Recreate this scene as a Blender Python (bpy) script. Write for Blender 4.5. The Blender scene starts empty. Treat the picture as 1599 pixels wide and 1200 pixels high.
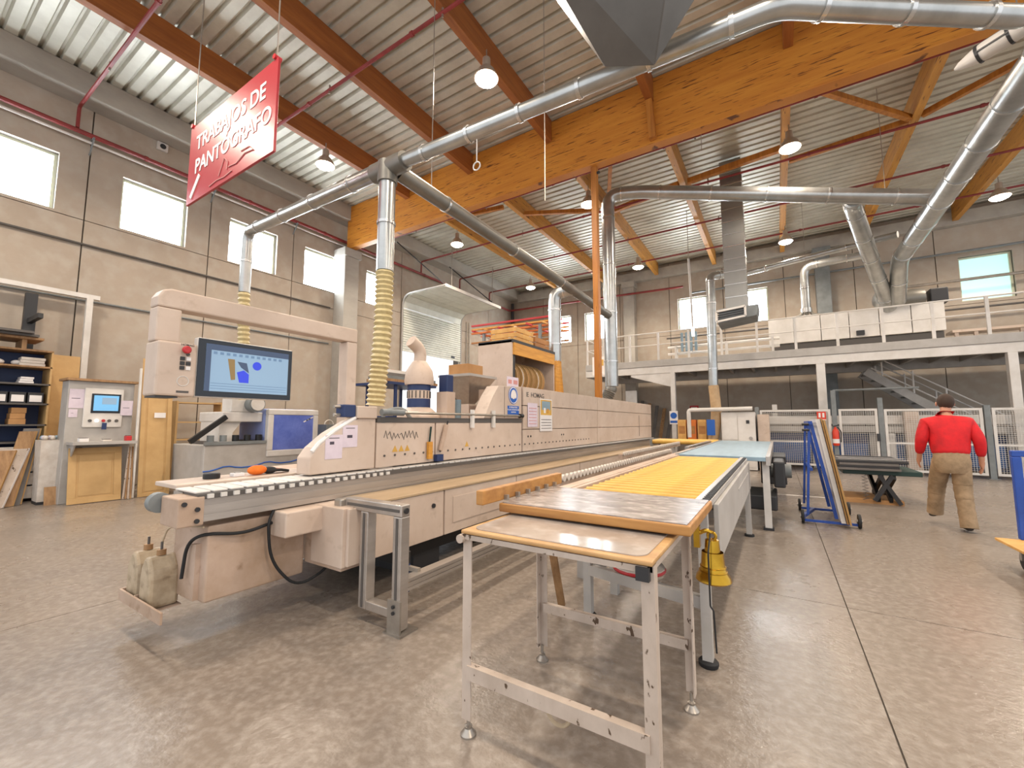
import bpy, bmesh, math, random
from mathutils import Vector, Matrix
random.seed(7)
S = bpy.context.scene
C = S.collection
PI = math.pi

# ------------------------------------------------------------------ camera, world, exposure
cam = bpy.data.cameras.new('camera')
cam.sensor_width = 36.0
cam.lens = 655.0 * 36.0 / 1599.0
cam.clip_end = 200
cam_o = bpy.data.objects.new('camera', cam)
C.objects.link(cam_o)
cam_o.location = (0, 0, 1.4)
cam_o.rotation_euler = (math.radians(95.3), 0, math.radians(32.2))
S.camera = cam_o

W = bpy.data.worlds.new('sky')
W.use_nodes = True
bg = W.node_tree.nodes['Background']
bg.inputs[0].default_value = (0.93, 0.96, 1.0, 1)
bg.inputs[1].default_value = .72
S.world = W
S.view_settings.view_transform = 'Standard'
S.view_settings.look = 'None'
S.view_settings.exposure = 1.12
S.view_settings.gamma = 1.0
S.view_settings.use_curve_mapping = False
LAMP_W = 300.0
WIN_E = 10.0

# ------------------------------------------------------------------ materials
def col(h):
    h = h.lstrip('#')
    v = [int(h[i:i+2], 16) / 255 for i in (0, 2, 4)]
    return tuple((c / 12.92 if c <= .04045 else ((c + .055) / 1.055) ** 2.4) for c in v) + (1,)

def mat(name, a, rough=.55, metal=0., b=None, scale=4., stretch=(1, 1, 1), bump=0., bscale=60., lo=.35, hi=.7, emit=0., spec=.5, c=None, cscale=30., clo=.62, chi=.7, rvar=0.):
    m = bpy.data.materials.new(name)
    m.use_nodes = True
    N, L = m.node_tree.nodes, m.node_tree.links
    p = N['Principled BSDF']
    p.inputs['Base Color'].default_value = col(a)
    p.inputs['Roughness'].default_value = rough
    p.inputs['Metallic'].default_value = metal
    p.inputs['Specular IOR Level'].default_value = spec
    tc = N.new('ShaderNodeTexCoord')
    mp = N.new('ShaderNodeMapping')
    mp.inputs['Scale'].default_value = stretch
    L.new(tc.outputs['Object'], mp.inputs[0])
    out = None
    if b:
        n = N.new('ShaderNodeTexNoise'); n.inputs['Scale'].default_value = scale; n.inputs['Detail'].default_value = 6
        n.inputs['Roughness'].default_value = .62
        L.new(mp.outputs[0], n.inputs['Vector'])
        r = N.new('ShaderNodeMapRange'); r.inputs[1].default_value = lo; r.inputs[2].default_value = hi
        L.new(n.outputs['Fac'], r.inputs[0])
        x = N.new('ShaderNodeMix'); x.data_type = 'RGBA'
        x.inputs[6].default_value = col(a); x.inputs[7].default_value = col(b)
        L.new(r.outputs[0], x.inputs[0])
        out = x.outputs[2]
        if rvar:
            rr = N.new('ShaderNodeMapRange'); rr.inputs[1].default_value = lo; rr.inputs[2].default_value = hi
            rr.inputs[3].default_value = rough - rvar; rr.inputs[4].default_value = rough + rvar
            L.new(n.outputs['Fac'], rr.inputs[0]); L.new(rr.outputs[0], p.inputs['Roughness'])
    if c:
        n2 = N.new('ShaderNodeTexNoise'); n2.inputs['Scale'].default_value = cscale; n2.inputs['Detail'].default_value = 4
        L.new(mp.outputs[0], n2.inputs['Vector'])
        r2 = N.new('ShaderNodeMapRange'); r2.inputs[1].default_value = clo; r2.inputs[2].default_value = chi
        L.new(n2.outputs['Fac'], r2.inputs[0])
        y = N.new('ShaderNodeMix'); y.data_type = 'RGBA'
        y.inputs[6].default_value = col(a); y.inputs[7].default_value = col(c)
        if out: L.new(out, y.inputs[6])
        L.new(r2.outputs[0], y.inputs[0])
        out = y.outputs[2]
    if out: L.new(out, p.inputs['Base Color'])
    if emit:
        p.inputs['Emission Color'].default_value = col(a)
        p.inputs['Emission Strength'].default_value = emit
    if bump:
        n3 = N.new('ShaderNodeTexNoise'); n3.inputs['Scale'].default_value = bscale; n3.inputs['Detail'].default_value = 5
        L.new(mp.outputs[0], n3.inputs['Vector'])
        bp = N.new('ShaderNodeBump'); bp.inputs['Strength'].default_value = bump; bp.inputs['Distance'].default_value = .01
        L.new(n3.outputs['Fac'], bp.inputs['Height']); L.new(bp.outputs[0], p.inputs['Normal'])
    return m

M = {}
def dm(k, *a, **kw): M[k] = mat(k, *a, **kw)
dm('floor', '#8d8175', .30, b='#71655b', scale=.6, c='#a0968c', cscale=20, clo=.42, chi=.85, bump=.22, bscale=50, rvar=.12, lo=.3, hi=.75)
dm('joint', '#5b534c', .9)
dm('wall', '#b0a292', .85, b='#a09283', scale=.6, c='#b5ada2', cscale=3, clo=.45, chi=.9, bump=.08, bscale=30)
dm('wall_joint', '#5a524a', .9)
dm('concrete', '#b0aaa0', .8, b='#98928a', scale=1.4, stretch=(1, .4, 1), bump=.1)
dm('deck', '#cfccbf', .42, .25, b='#b3aea0', scale=1.2, lo=.4, hi=.75)
dm('glulam', '#c9852f', .5, b='#b56d22', scale=2.2, stretch=(.35, .35, 5), c='#63340f', cscale=7.5, clo=.61, chi=.66, bump=.08, bscale=30)
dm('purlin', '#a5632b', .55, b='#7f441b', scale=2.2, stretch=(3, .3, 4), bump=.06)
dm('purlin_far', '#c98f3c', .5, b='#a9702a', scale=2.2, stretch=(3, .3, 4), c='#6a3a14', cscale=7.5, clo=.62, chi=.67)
dm('post_wood', '#c07d30', .5, b='#94561f', scale=2.2, stretch=(4, 4, .3), c='#6f3a12', cscale=12, clo=.68, chi=.74)
dm('duct', '#b9bab8', .28, .85, b='#9fa09e', scale=3, stretch=(1, 1, 1), bump=.02)
dm('duct_dull', '#85827b', .45, .6, b='#716e67', scale=2)
dm('hood_grey', '#6d6a66', .4, .55, b='#5f5c58', scale=2)
dm('crate_wood', '#b07a42', .6, b='#94602f', scale=4)
dm('foil', '#96948f', .35, .8, bump=.5, bscale=9)
dm('clamp', '#c9c9c7', .25, .9)
dm('hose', '#c9b98c', .5, b='#b6a374', scale=20)
dm('hose_tan', '#c5a67f', .6, b='#b0916a', scale=6)
dm('red_pipe', '#8e2f2c', .5, b='#6d2523', scale=3)
dm('red', '#b8262b', .45)
dm('sign_red', '#a8323a', .35)
dm('white_print', '#e9e2dd', .6)
dm('print_rose', '#c98d88', .6)
dm('ivory', '#ccb9a9', .5, b='#bda795', scale=2.2, c='#ab9583', cscale=9, clo=.6, chi=.85)
dm('ivory_dirty', '#bda593', .6, b='#a2876f', scale=2.6, c='#85694f', cscale=9, clo=.6, chi=.8)
dm('white_paint', '#dad5cf', .5, b='#c9c3bb', scale=2.5)
dm('white_worn', '#c3b3a5', .6, b='#ab9a8b', scale=6, c='#54402f', cscale=26, clo=.64, chi=.67, stretch=(1, 1, .6))
dm('grey_paint', '#b3aea8', .5, b='#a39d96', scale=3)
dm('mid_grey', '#7f8383', .5, b='#6c7070', scale=4)
dm('dark', '#2a2a2c', .5)
dm('black', '#151517', .5)
dm('rubber', '#1c1c1d', .7)
dm('gasket', '#55504c', .6)
dm('alu', '#c4bcb4', .32, .75, b='#aea69e', scale=3, stretch=(3, .3, 3))
dm('steel', '#b3aca3', .35, .75, b='#989188', scale=5)
dm('steel_top', '#8b8278', .3, .45, b='#5f574f', scale=5, stretch=(1, 1, 1), c='#b4a999', cscale=14, clo=.55, chi=.8)
dm('tan_top', '#b39a7a', .45, b='#9c8465', scale=3, stretch=(3, .4, 3))
dm('blue_steel', '#1f4aa3', .45, b='#1a3f8c', scale=5)
dm('blue_dark', '#22345e', .5)
dm('blue_sign', '#1f5bb0', .5)
dm('blue_mach', '#2f5f9a', .5, b='#264d80', scale=3)
dm('blue_belt', '#8ca3b0', .35, b='#7b919e', scale=3, stretch=(3, .4, 1))
dm('cnc_blue', '#8f9ed3', .4)
dm('cnc_glass', '#6f80cc', .15, b='#5668b8', scale=4)
dm('mdf', '#c4a06c', .6, b='#b48f5b', scale=2.5)
dm('mdf_edge', '#a8804a', .7)
dm('oak', '#a9835a', .6, b='#83603e', scale=3, stretch=(6, 6, .5))
dm('wood_top_edge', '#b58347', .5, b='#93622f', scale=4, stretch=(.5, 3, 6))
dm('laminate', '#b5a89d', .15, b='#96897f', scale=3, c='#c8bfb6', cscale=10, clo=.5, chi=.85)
dm('laminate_grey', '#9b918c', .25, b='#6e645f', scale=5, stretch=(1, 2, 1), c='#c4bbb4', cscale=14, clo=.5, chi=.75)
dm('table_wood', '#c39a67', .5, b='#a57c4c', scale=5, stretch=(.6, 2, 2))
dm('yellow', '#d8ad52', .45, b='#c0923f', scale=5)
dm('yellow_wood', '#d69a3e', .5, b='#b87d2b', scale=4, stretch=(5, .5, 5))
dm('pallet', '#d8a862', .6, b='#bd8a45', scale=4)
dm('orange', '#d2712c', .5)
dm('glove', '#ee7a1f', .7, b='#d9650f', scale=20)
dm('brass', '#c39a36', .25, .95, b='#a37c26', scale=6)
dm('paper', '#d9ccd6', .7, b='#cdbfca', scale=9)
dm('paper_white', '#e3dedb', .7)
dm('ink', '#4b4450', .7)
dm('green_dark', '#1d3833', .5)
dm('olive', '#8b8a78', .8, b='#77766a', scale=1)
dm('screen_blue', '#6fb0e0', .3, emit=.16)
dm('screen_grey', '#86a4c0', .3, emit=.10)
dm('screen_bar', '#3a4a66', .3, emit=.12)
dm('screen_line', '#5b7796', .3, emit=.2)
dm('screen_navy', '#2b3fd0', .3, emit=.12)
dm('screen_tan', '#8a7142', .3, emit=.05)
dm('bezel', '#10161f', .25)
dm('pane', '#ecf6ff', .4, emit=WIN_E)
dm('pane_dim', '#b5dedd', .4, emit=.42)
dm('lamp_glow', '#fff0e0', .4, emit=14.)
dm('lamp_body', '#b9a99a', .35, .6)
dm('win_frame', '#d8dcc4', .5)
dm('panel_white', '#dcdccf', .45, b='#cbcbbd', scale=3)
dm('skin', '#b98469', .55)
dm('sweater', '#d3121c', .75, b='#a90e16', scale=7, bump=.2, bscale=18)
dm('trousers', '#a48a6c', .8, b='#7f6a50', scale=9, bump=.3, bscale=14)
dm('shoe', '#3a322c', .7)
dm('hair', '#3a2a20', .8)
dm('bucket', '#d8d0c6', .5, b='#c2b5a8', scale=7)
dm('jug', '#bba98f', .5, b='#8f7a5e', scale=6, c='#6f5a42', cscale=14, clo=.55, chi=.8)
dm('carton', '#b98a58', .7, b='#a67848', scale=4)
dm('ext_red', '#d23a1d', .35)
dm('fluor', '#f4f6f0', .4, emit=1.2)
dm('grey_board', '#6f6a66', .5, b='#5d5854', scale=3)

# ------------------------------------------------------------------ mesh builder
def frame_from(d):
    d = Vector(d).normalized()
    up = Vector((0, 0, 1)) if abs(d.z) < .95 else Vector((0, 1, 0))
    x = up.cross(d).normalized()
    return x, d.cross(x).normalized(), d

def fillet(pts, rad, seg=6):
    P = [Vector(p) for p in pts]
    out = [P[0]]
    for i in range(1, len(P) - 1):
        a, b, c = P[i-1], P[i], P[i+1]
        u, v = (a - b), (c - b)
        r = min(rad, u.length * .48, v.length * .48)
        s, e = b + u.normalized() * r, b + v.normalized() * r
        for k in range(seg + 1):
            t = k / seg
            out.append(s * (1-t)**2 + b * 2*t*(1-t) + e * t*t)
    out.append(P[-1])
    return out

class MB:
    def __init__(s): s.v = []; s.f = []
    def add(s, vs, fs):
        o = len(s.v); s.v += [Vector(v) for v in vs]; s.f += [tuple(i + o for i in f) for f in fs]; return s
    def box(s, x0, x1, y0, y1, z0, z1):
        return s.add([(x0,y0,z0),(x1,y0,z0),(x1,y1,z0),(x0,y1,z0),(x0,y0,z1),(x1,y0,z1),(x1,y1,z1),(x0,y1,z1)],
                     [(0,3,2,1),(4,5,6,7),(0,1,5,4),(1,2,6,5),(2,3,7,6),(3,0,4,7)])
    def bar(s, a, b, w, h, roll=None):
        a, b = Vector(a), Vector(b); x, y, d = frame_from(b - a)
        if roll:
            q = Matrix.Rotation(roll, 3, d); x = q @ x; y = q @ y
        vs = [p + x*sx*w/2 + y*sy*h/2 for p in (a, b) for sx, sy in ((-1,-1),(1,-1),(1,1),(-1,1))]
        return s.add(vs, [(3,2,1,0),(4,5,6,7),(0,1,5,4),(1,2,6,5),(2,3,7,6),(3,0,4,7)])
    def tube(s, pts, r, n=10, caps=True, rs=None):
        P = [Vector(p) for p in pts]; rings = []
        x, y, d = frame_from(P[1] - P[0])
        for i, p in enumerate(P):
            t = (P[min(i+1, len(P)-1)] - P[max(i-1, 0)]).normalized()
            x = (x - t * x.dot(t)).normalized(); y = t.cross(x)
            rr = rs[i] if rs else r
            rings.append([p + (x*math.cos(2*PI*k/n) + y*math.sin(2*PI*k/n)) * rr for k in range(n)])
        vs = [v for q in rings for v in q]; fs = []
        for i in range(len(P) - 1):
            for k in range(n):
                fs.append((i*n+k, i*n+(k+1) % n, (i+1)*n+(k+1) % n, (i+1)*n+k))
        if caps: fs += [tuple(range(n-1, -1, -1)), tuple((len(P)-1)*n + k for k in range(n))]
        return s.add(vs, fs)
    def cyl(s, a, b, r, n=12, r2=None): return s.tube([a, b], r, n, True, [r, r if r2 is None else r2])
    def lathe(s, prof, c, axis=(0, 0, 1), n=16):
        x, y, d = frame_from(axis); c = Vector(c)
        return s.tube_rings([(c + d*h, r) for r, h in prof], x, y, n)
    def tube_rings(s, cr, x, y, n):
        vs = []; fs = []
        for c, r in cr:
            vs += [c + (x*math.cos(2*PI*k/n) + y*math.sin(2*PI*k/n)) * max(r, 1e-4) for k in range(n)]
        for i in range(len(cr) - 1):
            for k in range(n): fs.append((i*n+k, i*n+(k+1) % n, (i+1)*n+(k+1) % n, (i+1)*n+k))
        fs += [tuple(range(n-1, -1, -1)), tuple((len(cr)-1)*n + k for k in range(n))]
        return s.add(vs, fs)
    def ring(s, c, axis, r, w, t, n=16):   # flat band round a pipe
        x, y, d = frame_from(axis); c = Vector(c); vs = []; fs = []
        for k in range(n):
            e = x*math.cos(2*PI*k/n) + y*math.sin(2*PI*k/n)
            vs += [c - d*w/2 + e*r, c - d*w/2 + e*(r+t), c + d*w/2 + e*(r+t), c + d*w/2 + e*r]
        for k in range(n):
            a, b = k*4, ((k+1) % n)*4
            for j in range(4): fs.append((a+j, b+j, b+(j+1) % 4, a+(j+1) % 4))
        return s.add(vs, fs)
    def prism(s, poly, axis, a, b):
        n = len(poly)
        def pt(u, v, w): return {'x': (w, u, v), 'y': (u, w, v), 'z': (u, v, w)}[axis]
        vs = [pt(u, v, a) for u, v in poly] + [pt(u, v, b) for u, v in poly]
        fs = [tuple(range(n-1, -1, -1)), tuple(range(n, 2*n))] + [(i, (i+1) % n, n+(i+1) % n, n+i) for i in range(n)]
        return s.add(vs, fs)
    def torus(s, c, axis, R, r, n=20, m=8, a0=0, a1=2*PI):
        x, y, d = frame_from(axis); c = Vector(c)
        full = abs(a1 - a0 - 2*PI) < 1e-6
        pts = [c + (x*math.cos(a0+(a1-a0)*k/n) + y*math.sin(a0+(a1-a0)*k/n))*R for k in range(n + 1)]
        return s.tube(pts, r, m, not full)
    def sphere(s, c, r, sx=1, sy=1, sz=1, n=12, m=8):
        prof = [(r*math.sin(PI*k/m), -r*math.cos(PI*k/m)) for k in range(m + 1)]
        o = len(s.v); s.lathe(prof, (0, 0, 0), (0, 0, 1), n); c = Vector(c)
        for i in range(o, len(s.v)):
            v = s.v[i]; s.v[i] = Vector((c.x + v.x*sx, c.y + v.y*sy, c.z + v.z*sz))
        return s
    def xform(s, mt):
        s.v = [mt @ v for v in s.v]; return s
    def build(s, name, m, parent=None, smooth=False, bevel=0, loc=None):
        me = bpy.data.meshes.new(name)
        if parent is not None:
            r = parent
            while r.parent: r = r.parent
            o = Vector(r.location)
        elif loc is not None: o = Vector(loc)
        else:
            xs = [v.x for v in s.v]; ys = [v.y for v in s.v]; zs = [v.z for v in s.v]
            o = Vector(((min(xs)+max(xs))/2, (min(ys)+max(ys))/2, min(zs)))
        me.from_pydata([tuple(v - o) for v in s.v], [], s.f)
        bm = bmesh.new(); bm.from_mesh(me); bmesh.ops.recalc_face_normals(bm, faces=bm.faces[:]); bm.to_mesh(me); bm.free()
        me.materials.append(M[m] if isinstance(m, str) else m)
        if smooth:
            for p in me.polygons: p.use_smooth = True
            me.set_sharp_from_angle(angle=math.radians(38))
        ob = bpy.data.objects.new(name, me); C.objects.link(ob)
        if parent is not None: ob.parent = parent
        else: ob.location = o
        if bevel:
            b = ob.modifiers.new('bevel', 'BEVEL'); b.width = bevel; b.segments = 2; b.limit_method = 'ANGLE'
        return ob

def B(x0, x1, y0, y1, z0, z1): return MB().box(x0, x1, y0, y1, z0, z1)
def thing(name, loc, label=None, cat=None, group=None, kind=None):
    o = bpy.data.objects.new(name, None); C.objects.link(o); o.location = loc; o.empty_display_size = .1
    return tag(o, label, cat, group, kind)
def tag(o, label=None, cat=None, group=None, kind=None):
    if label: o['label'] = label
    if cat: o['category'] = cat
    if group: o['group'] = group
    if kind: o['kind'] = kind
    return o
def copy_at(o, parent, off):
    c = o.copy(); C.objects.link(c); c.parent = parent; c.location = Vector(o.location) + Vector(off); return c
def copy_tree(o, parent=None):
    c = o.copy(); C.objects.link(c); c.parent = parent
    for ch in list(o.children): copy_tree(ch, c)
    return c
def text(name, body, size, mt, m, parent, thick=.002, align='LEFT', sx=1.0, bold=.012):
    cu = bpy.data.curves.new(name, 'FONT'); cu.body = body; cu.size = size; cu.extrude = thick; cu.align_x = align; cu.offset = size*bold
    t = bpy.data.objects.new(name, cu); C.objects.link(t)
    me = bpy.data.meshes.new_from_object(t.evaluated_get(bpy.context.evaluated_depsgraph_get()))
    bpy.data.objects.remove(t)
    r = parent
    while r.parent: r = r.parent
    me.transform(Matrix.Translation(-Vector(r.location)) @ mt @ Matrix.Diagonal((sx, 1, 1, 1)))
    me.materials.clear(); me.materials.append(M[m]); me.name = name
    ob = bpy.data.objects.new(name, me); C.objects.link(ob); ob.parent = parent
    return ob
def plane_m(origin, right, up):   # matrix for text: x = right, y = up
    r = Vector(right).normalized(); u = Vector(up).normalized(); n = r.cross(u)
    return Matrix(((r.x, u.x, n.x, origin[0]), (r.y, u.y, n.y, origin[1]), (r.z, u.z, n.z, origin[2]), (0, 0, 0, 1)))
def cells(a0, a1, b0, b1, holes):
    A = sorted({a0, a1} | {max(a0, min(a1, h[i])) for h in holes for i in (0, 1)})
    Bz = sorted({b0, b1} | {max(b0, min(b1, h[i])) for h in holes for i in (2, 3)})
    for i in range(len(A) - 1):
        for j in range(len(Bz) - 1):
            ca, cb = (A[i]+A[i+1])/2, (Bz[j]+Bz[j+1])/2
            if A[i+1]-A[i] < 1e-6 or Bz[j+1]-Bz[j] < 1e-6: continue
            if not any(h[0] < ca < h[1] and h[2] < cb < h[3] for h in holes): yield A[i], A[i+1], Bz[j], Bz[j+1]

# ------------------------------------------------------------------ the shell
XW, YB, ZR = -12.4, 19.7, 8.72
XR, Y0 = 10.0, -3.0
fl = B(XW-.3, 14, -7, YB+.3, -.3, -.012).build('floor', 'joint', loc=(0, 0, 0)); tag(fl, 'worn grey concrete floor of the hall', None, None, 'structure')
xj = [XW-.3, -9.4, -4.5, .38, 5.26, 10.1, 14]; yj = [-7, -.7, 4.18, 9.06, 13.9, YB+.3]
for i in range(len(xj)-1):
    for j in range(len(yj)-1):
        B(xj[i]+.004, xj[i+1]-.004, yj[j]+.004, yj[j+1]-.004, -.05, 0).build('slab', 'floor', fl)

WL = [(.64, 1.97, 5.80, 7.02), (2.98, 4.24, 5.80, 7.02), (5.22, 6.51, 5.78, 7.0), (7.38, 8.63, 5.76, 6.98), (9.75, 10.98, 5.74, 6.96)]
DOOR = (11.5, 15.05, 0, 6.15)
holesL = WL + [DOOR]
wl = MB()
for a, b, c, d in cells(Y0, YB+.3, 0, ZR+.4, holesL): wl.box(XW-.35, XW-.05, a, b, c, d)
wl = wl.build('wall_left', 'wall_joint', loc=(XW, 8, 0)); tag(wl, 'long precast concrete wall with high square windows', None, None, 'structure')
yjl = [Y0, -2.3, 0.1, 2.42, 4.75, 7.0, 9.2, 11.42, 15.12, 17.4, YB]
zjl = [0, 5.2, 5.74, ZR]
for i in range(len(yjl)-1):
    for j in range(len(zjl)-1):
        mb = MB(); n = 0
        for a, b, c, d in cells(yjl[i]+.012, yjl[i+1]-.012, zjl[j]+.008, zjl[j+1]-.008, holesL): mb.box(XW-.05, XW, a, b, c, d); n += 1
        if n: mb.build('panel', 'wall', wl)
WBK = [(-10.1, -8.8, 5.55, 6.97), (-8.03, -6.75, 5.5, 6.95), (-3.55, -2.36, 5.52, 6.98), (-1.25, -.07, 5.55, 6.95), (5.45, 6.7, 5.45, 6.98)]
wb = MB()
for a, b, c, d in cells(XW-.3, XR+4, 0, ZR+.4, WBK): wb.box(a, b, YB+.05, YB+.35, c, d)
wb = wb.build('wall_back', 'wall_joint', loc=(0, YB, 0)); tag(wb, 'far precast concrete wall behind the mezzanine', None, None, 'structure')
xjb = [XW, -10.4, -8.42, -6.2, -3.9, -1.7, .5, 2.7, 4.9, 7.1, 9.3, XR+4]
for i in range(len(xjb)-1):
    for j, (z0, z1) in enumerate(((0, 5.35), (5.35, ZR))):
        mb = MB(); n = 0
        for a, b, c, d in cells(xjb[i]+.012, xjb[i+1]-.012, z0+.008, z1-.008, WBK): mb.box(a, b, YB, YB+.05, c, d); n += 1
        if n: mb.build('panel', 'wall', wb)

def window(k, axis, u0, u1, z0, z1, pm='pane'):
    if axis == 'l': loc = (XW-.2, (u0+u1)/2, z0); bx = lambda a, b, d0, d1, c, d: B(XW-.25+d0, XW-.25+d1, a, b, c, d)
    else: loc = ((u0+u1)/2, YB+.2, z0); bx = lambda a, b, d0, d1, c, d: B(a, b, YB+.25-d1, YB+.25-d0, c, d)
    w = thing('window_%d' % k, loc, None, None, None, 'structure')
    t = .055
    for a, b, c, d in ((u0, u1, z0, z0+t), (u0, u1, z1-t, z1), (u0, u0+t, z0+t, z1-t), (u1-t, u1, z0+t, z1-t)):
        bx(a, b, 0, .12, c, d).build('window_frame', 'win_frame', w)
    bx(u0+t, u1-t, .05, .065, z0+t, z1-t).build('pane', pm, w)
    if pm == 'pane_dim': bx(u0+t, u1-t, .07, .1, (z0+z1)/2-.02, (z0+z1)/2+.02).build('mullion', 'win_frame', w)
    return w
k = 1
for y0, y1, z0, z1 in WL: window(k, 'l', y0, y1, z0, z1); k += 1
for x0, x1, z0, z1 in WBK: window(k, 'b', x0, x1, z0, z1, 'pane_dim' if x0 > 5 else 'pane'); k += 1

# concrete edge beams and wall columns
tag(B(XW, XW+.55, Y0, YB, 8.22, ZR).build('trim_1', 'concrete', bevel=.02), None, None, None, 'structure')
tag(B(XW+.55, XR+4, YB-.3, YB, 8.05, 8.5).build('trim_2', 'concrete', bevel=.02), None, None, None, 'structure')
def pillar(x0, x1, y0, y1, z1, lab, m='concrete'):
    o = thing('concrete_column', ((x0+x1)/2, (y0+y1)/2, 0), lab, 'column')
    B(x0, x1, y0, y1, 0, z1).build('shaft', m, o, bevel=.02)
    B(x0-.06, x1+.06, y0-.06, y1+.06, z1-.28, z1).build('corbel', m, o, bevel=.02)
pillar(XW, XW+.55, 8.45, 9.0, 7.23, 'pale concrete column under the left end of the great timber beam')
pillar(-5.9, -5.4, YB-.45, YB, 8.04, 'pale concrete column on the far wall left of the railing')
pillar(1.5, 1.95, YB-.45, YB, 8.04, 'dark concrete column on the far wall behind the mezzanine pipes', 'mid_grey')

# corrugated roof deck, sheet by sheet
ce = B(XW-.3, XR, Y0, YB+.3, ZR+.14, ZR+.22).build('ceiling', 'mid_grey', loc=(0, 8, ZR)); tag(ce, 'ribbed galvanised roof deck', None, None, 'structure')
pitch = .25; ns = 4
y = Y0; si = 0
while y < YB - .01:
    prof = []
    for q in range(ns):
        b = y + q*pitch
        prof += [(b, ZR+.075), (b+.03, ZR), (b+.19, ZR), (b+.22, ZR+.075)]
    prof.append((y+ns*pitch, ZR+.075))
    vs = []; fs = []
    for xx in (XW, XR): vs += [(xx, a, b) for a, b in prof] + [(xx, a, b+.012) for a, b in prof]
    n = len(prof)
    for q in range(n-1):
        fs.append((q, q+1, 2*n+q+1, 2*n+q)); fs.append((n+q, 3*n+q, 3*n+q+1, n+q+1))
    fs += [(0, 2*n, 3*n, n), (n-1, 2*n-1, 4*n-1, 3*n-1)]
    MB().add(vs, fs).build('roof_sheet', 'deck', ce)
    y += ns*pitch

# timber structure
tag(MB().box(XW+.4, XR, 8.6, 8.83, 7.24, ZR-.02).build('glulam_beam', 'glulam', bevel=.008), 'great orange laminated timber beam spanning the hall', 'beam')
PX = [-9.15, -6.75, -4.35, -1.95, .5, 2.95, 5.4, 7.85]
ORD = ['first', 'second', 'third', 'fourth', 'fifth', 'sixth', 'seventh', 'eighth']
for i, x in enumerate(PX):
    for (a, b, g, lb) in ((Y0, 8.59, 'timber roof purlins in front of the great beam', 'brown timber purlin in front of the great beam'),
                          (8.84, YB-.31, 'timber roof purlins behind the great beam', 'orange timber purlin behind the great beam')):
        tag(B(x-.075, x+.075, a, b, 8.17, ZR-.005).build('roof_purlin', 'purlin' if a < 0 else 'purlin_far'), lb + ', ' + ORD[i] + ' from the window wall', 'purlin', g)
pw = thing('timber_post', (-3.27, 8.75, 0), 'square orange timber post rising behind the white machine', 'post')
B(-3.335, -3.21, 8.68, 8.82, .02, 7.235).build('shaft', 'post_wood', pw, bevel=.006)
B(-3.4, -3.14, 8.62, 8.88, 0, .02).build('base_plate', 'steel', pw)
MB().cyl((-3.21, 8.75, 7.1), (-3.15, 8.75, 7.1), .03).build('bolt', 'dark', pw)
def brace(a, b, lab, w=.1, m='post_wood'): 
    tag(MB().bar(a, b, w, w*1.2).build('timber_brace', m), lab, 'brace')
brace((-1.95, 8.53, 8.16), (-1.90, 8.53, 7.3), 'short upright timber strut on the front of the great beam', .13)
brace((-4.28, 12.6, 8.17), (-3.4, 10.3, 8.3), 'slanting timber brace between purlins right of the duct', .1)
brace((-4.2, 12.7, 8.2), (-2.05, 12.2, 8.2), 'level timber tie between purlins above the elbow duct', .12)
brace((-1.8, 12.2, 8.2), (.4, 11.9, 8.2), 'level timber tie beside the foil duct', .12)
brace((-6.65, 11.3, 8.2), (-4.5, 12.4, 8.2), 'short slanting timber tie above the long branch duct', .1)
brace((-9.6, 10.2, 8.25), (-7.0, 10.6, 8.2), 'low timber tie beside the great beam at the left', .1)
brace((.6, 9.6, 8.2), (2.85, 12.2, 8.2), 'slanting timber brace ending at the right yellow purlin', .1)
brace((.6, 12.6, 8.2), (2.85, 12.3, 8.2), 'level timber tie meeting the slanting brace', .1)
brace((3.05, 12.2, 8.2), (5.3, 10.5, 8.2), 'slanting timber brace near the right edge', .1)

# ------------------------------------------------------------------ sectional door in the left wall (raised)
dr = thing('door_1', (XW, 13.3, 0), 'white sectional door raised half way over a bright opening', None, None, 'structure')
zb, zt = 4.22, 5.95
n = 6
for i in range(n):
    a = zb + (zt-zb)*i/n; b = zb + (zt-zb)*(i+1)/n
    mb = MB()
    for q in range(3):
        c0 = a + (b-a)*q/3
        mb.prism([(XW+.03, c0+.004), (XW+.085, c0+.012), (XW+.085, c0+(b-a)/3-.012), (XW+.03, c0+(b-a)/3-.004)], 'y', 11.5, 15.05)
    mb.build('door_panel', 'panel_white', dr)
arc = [(XW+.06, zt), (XW+.12, zt+.25), (XW+.32, zt+.45), (XW+.62, zt+.5)]
for i in range(3):
    (x0, z0), (x1, z1) = arc[i], arc[i+1]
    MB().add([(x0, 11.5, z0+.01), (x0, 15.05, z0+.01), (x1, 15.05, z1), (x1, 11.5, z1), (x0-.04, 11.5, z0+.05), (x0-.04, 15.05, z0+.05), (x1-.03, 15.05, z1+.05), (x1-.03, 11.5, z1+.05)],
             [(0,1,2,3),(7,6,5,4),(0,4,5,1),(1,5,6,2),(2,6,7,3),(3,7,4,0)]).build('door_panel', 'panel_white', dr)
for i in range(3):
    B(XW+.64+i*.54, XW+1.16+i*.54, 11.5, 15.05, zt+.5, zt+.55).build('door_panel', 'panel_white', dr)
B(XW+2.26, XW+2.32, 11.45, 15.1, zt+.46, zt+.58).build('end_rail', 'grey_paint', dr)
for yy in (11.45, 15.1):
    MB().tube(fillet([(XW+.07, yy, 0), (XW+.07, yy, zt+.53), (XW+2.3, yy, zt+.53)], .5, 8), .035, 6).build('track', 'grey_paint', dr)
for yy in (11.9, 14.6): MB().cyl((XW+2.2, yy, zt+.58), (XW+2.2, yy, 8.2), .015, 6).build('hanger', 'steel', dr)
B(XW+.085, XW+.11, 14.4, 14.62, zb+.1, zb+.2).build('handle', 'dark', dr)
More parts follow.
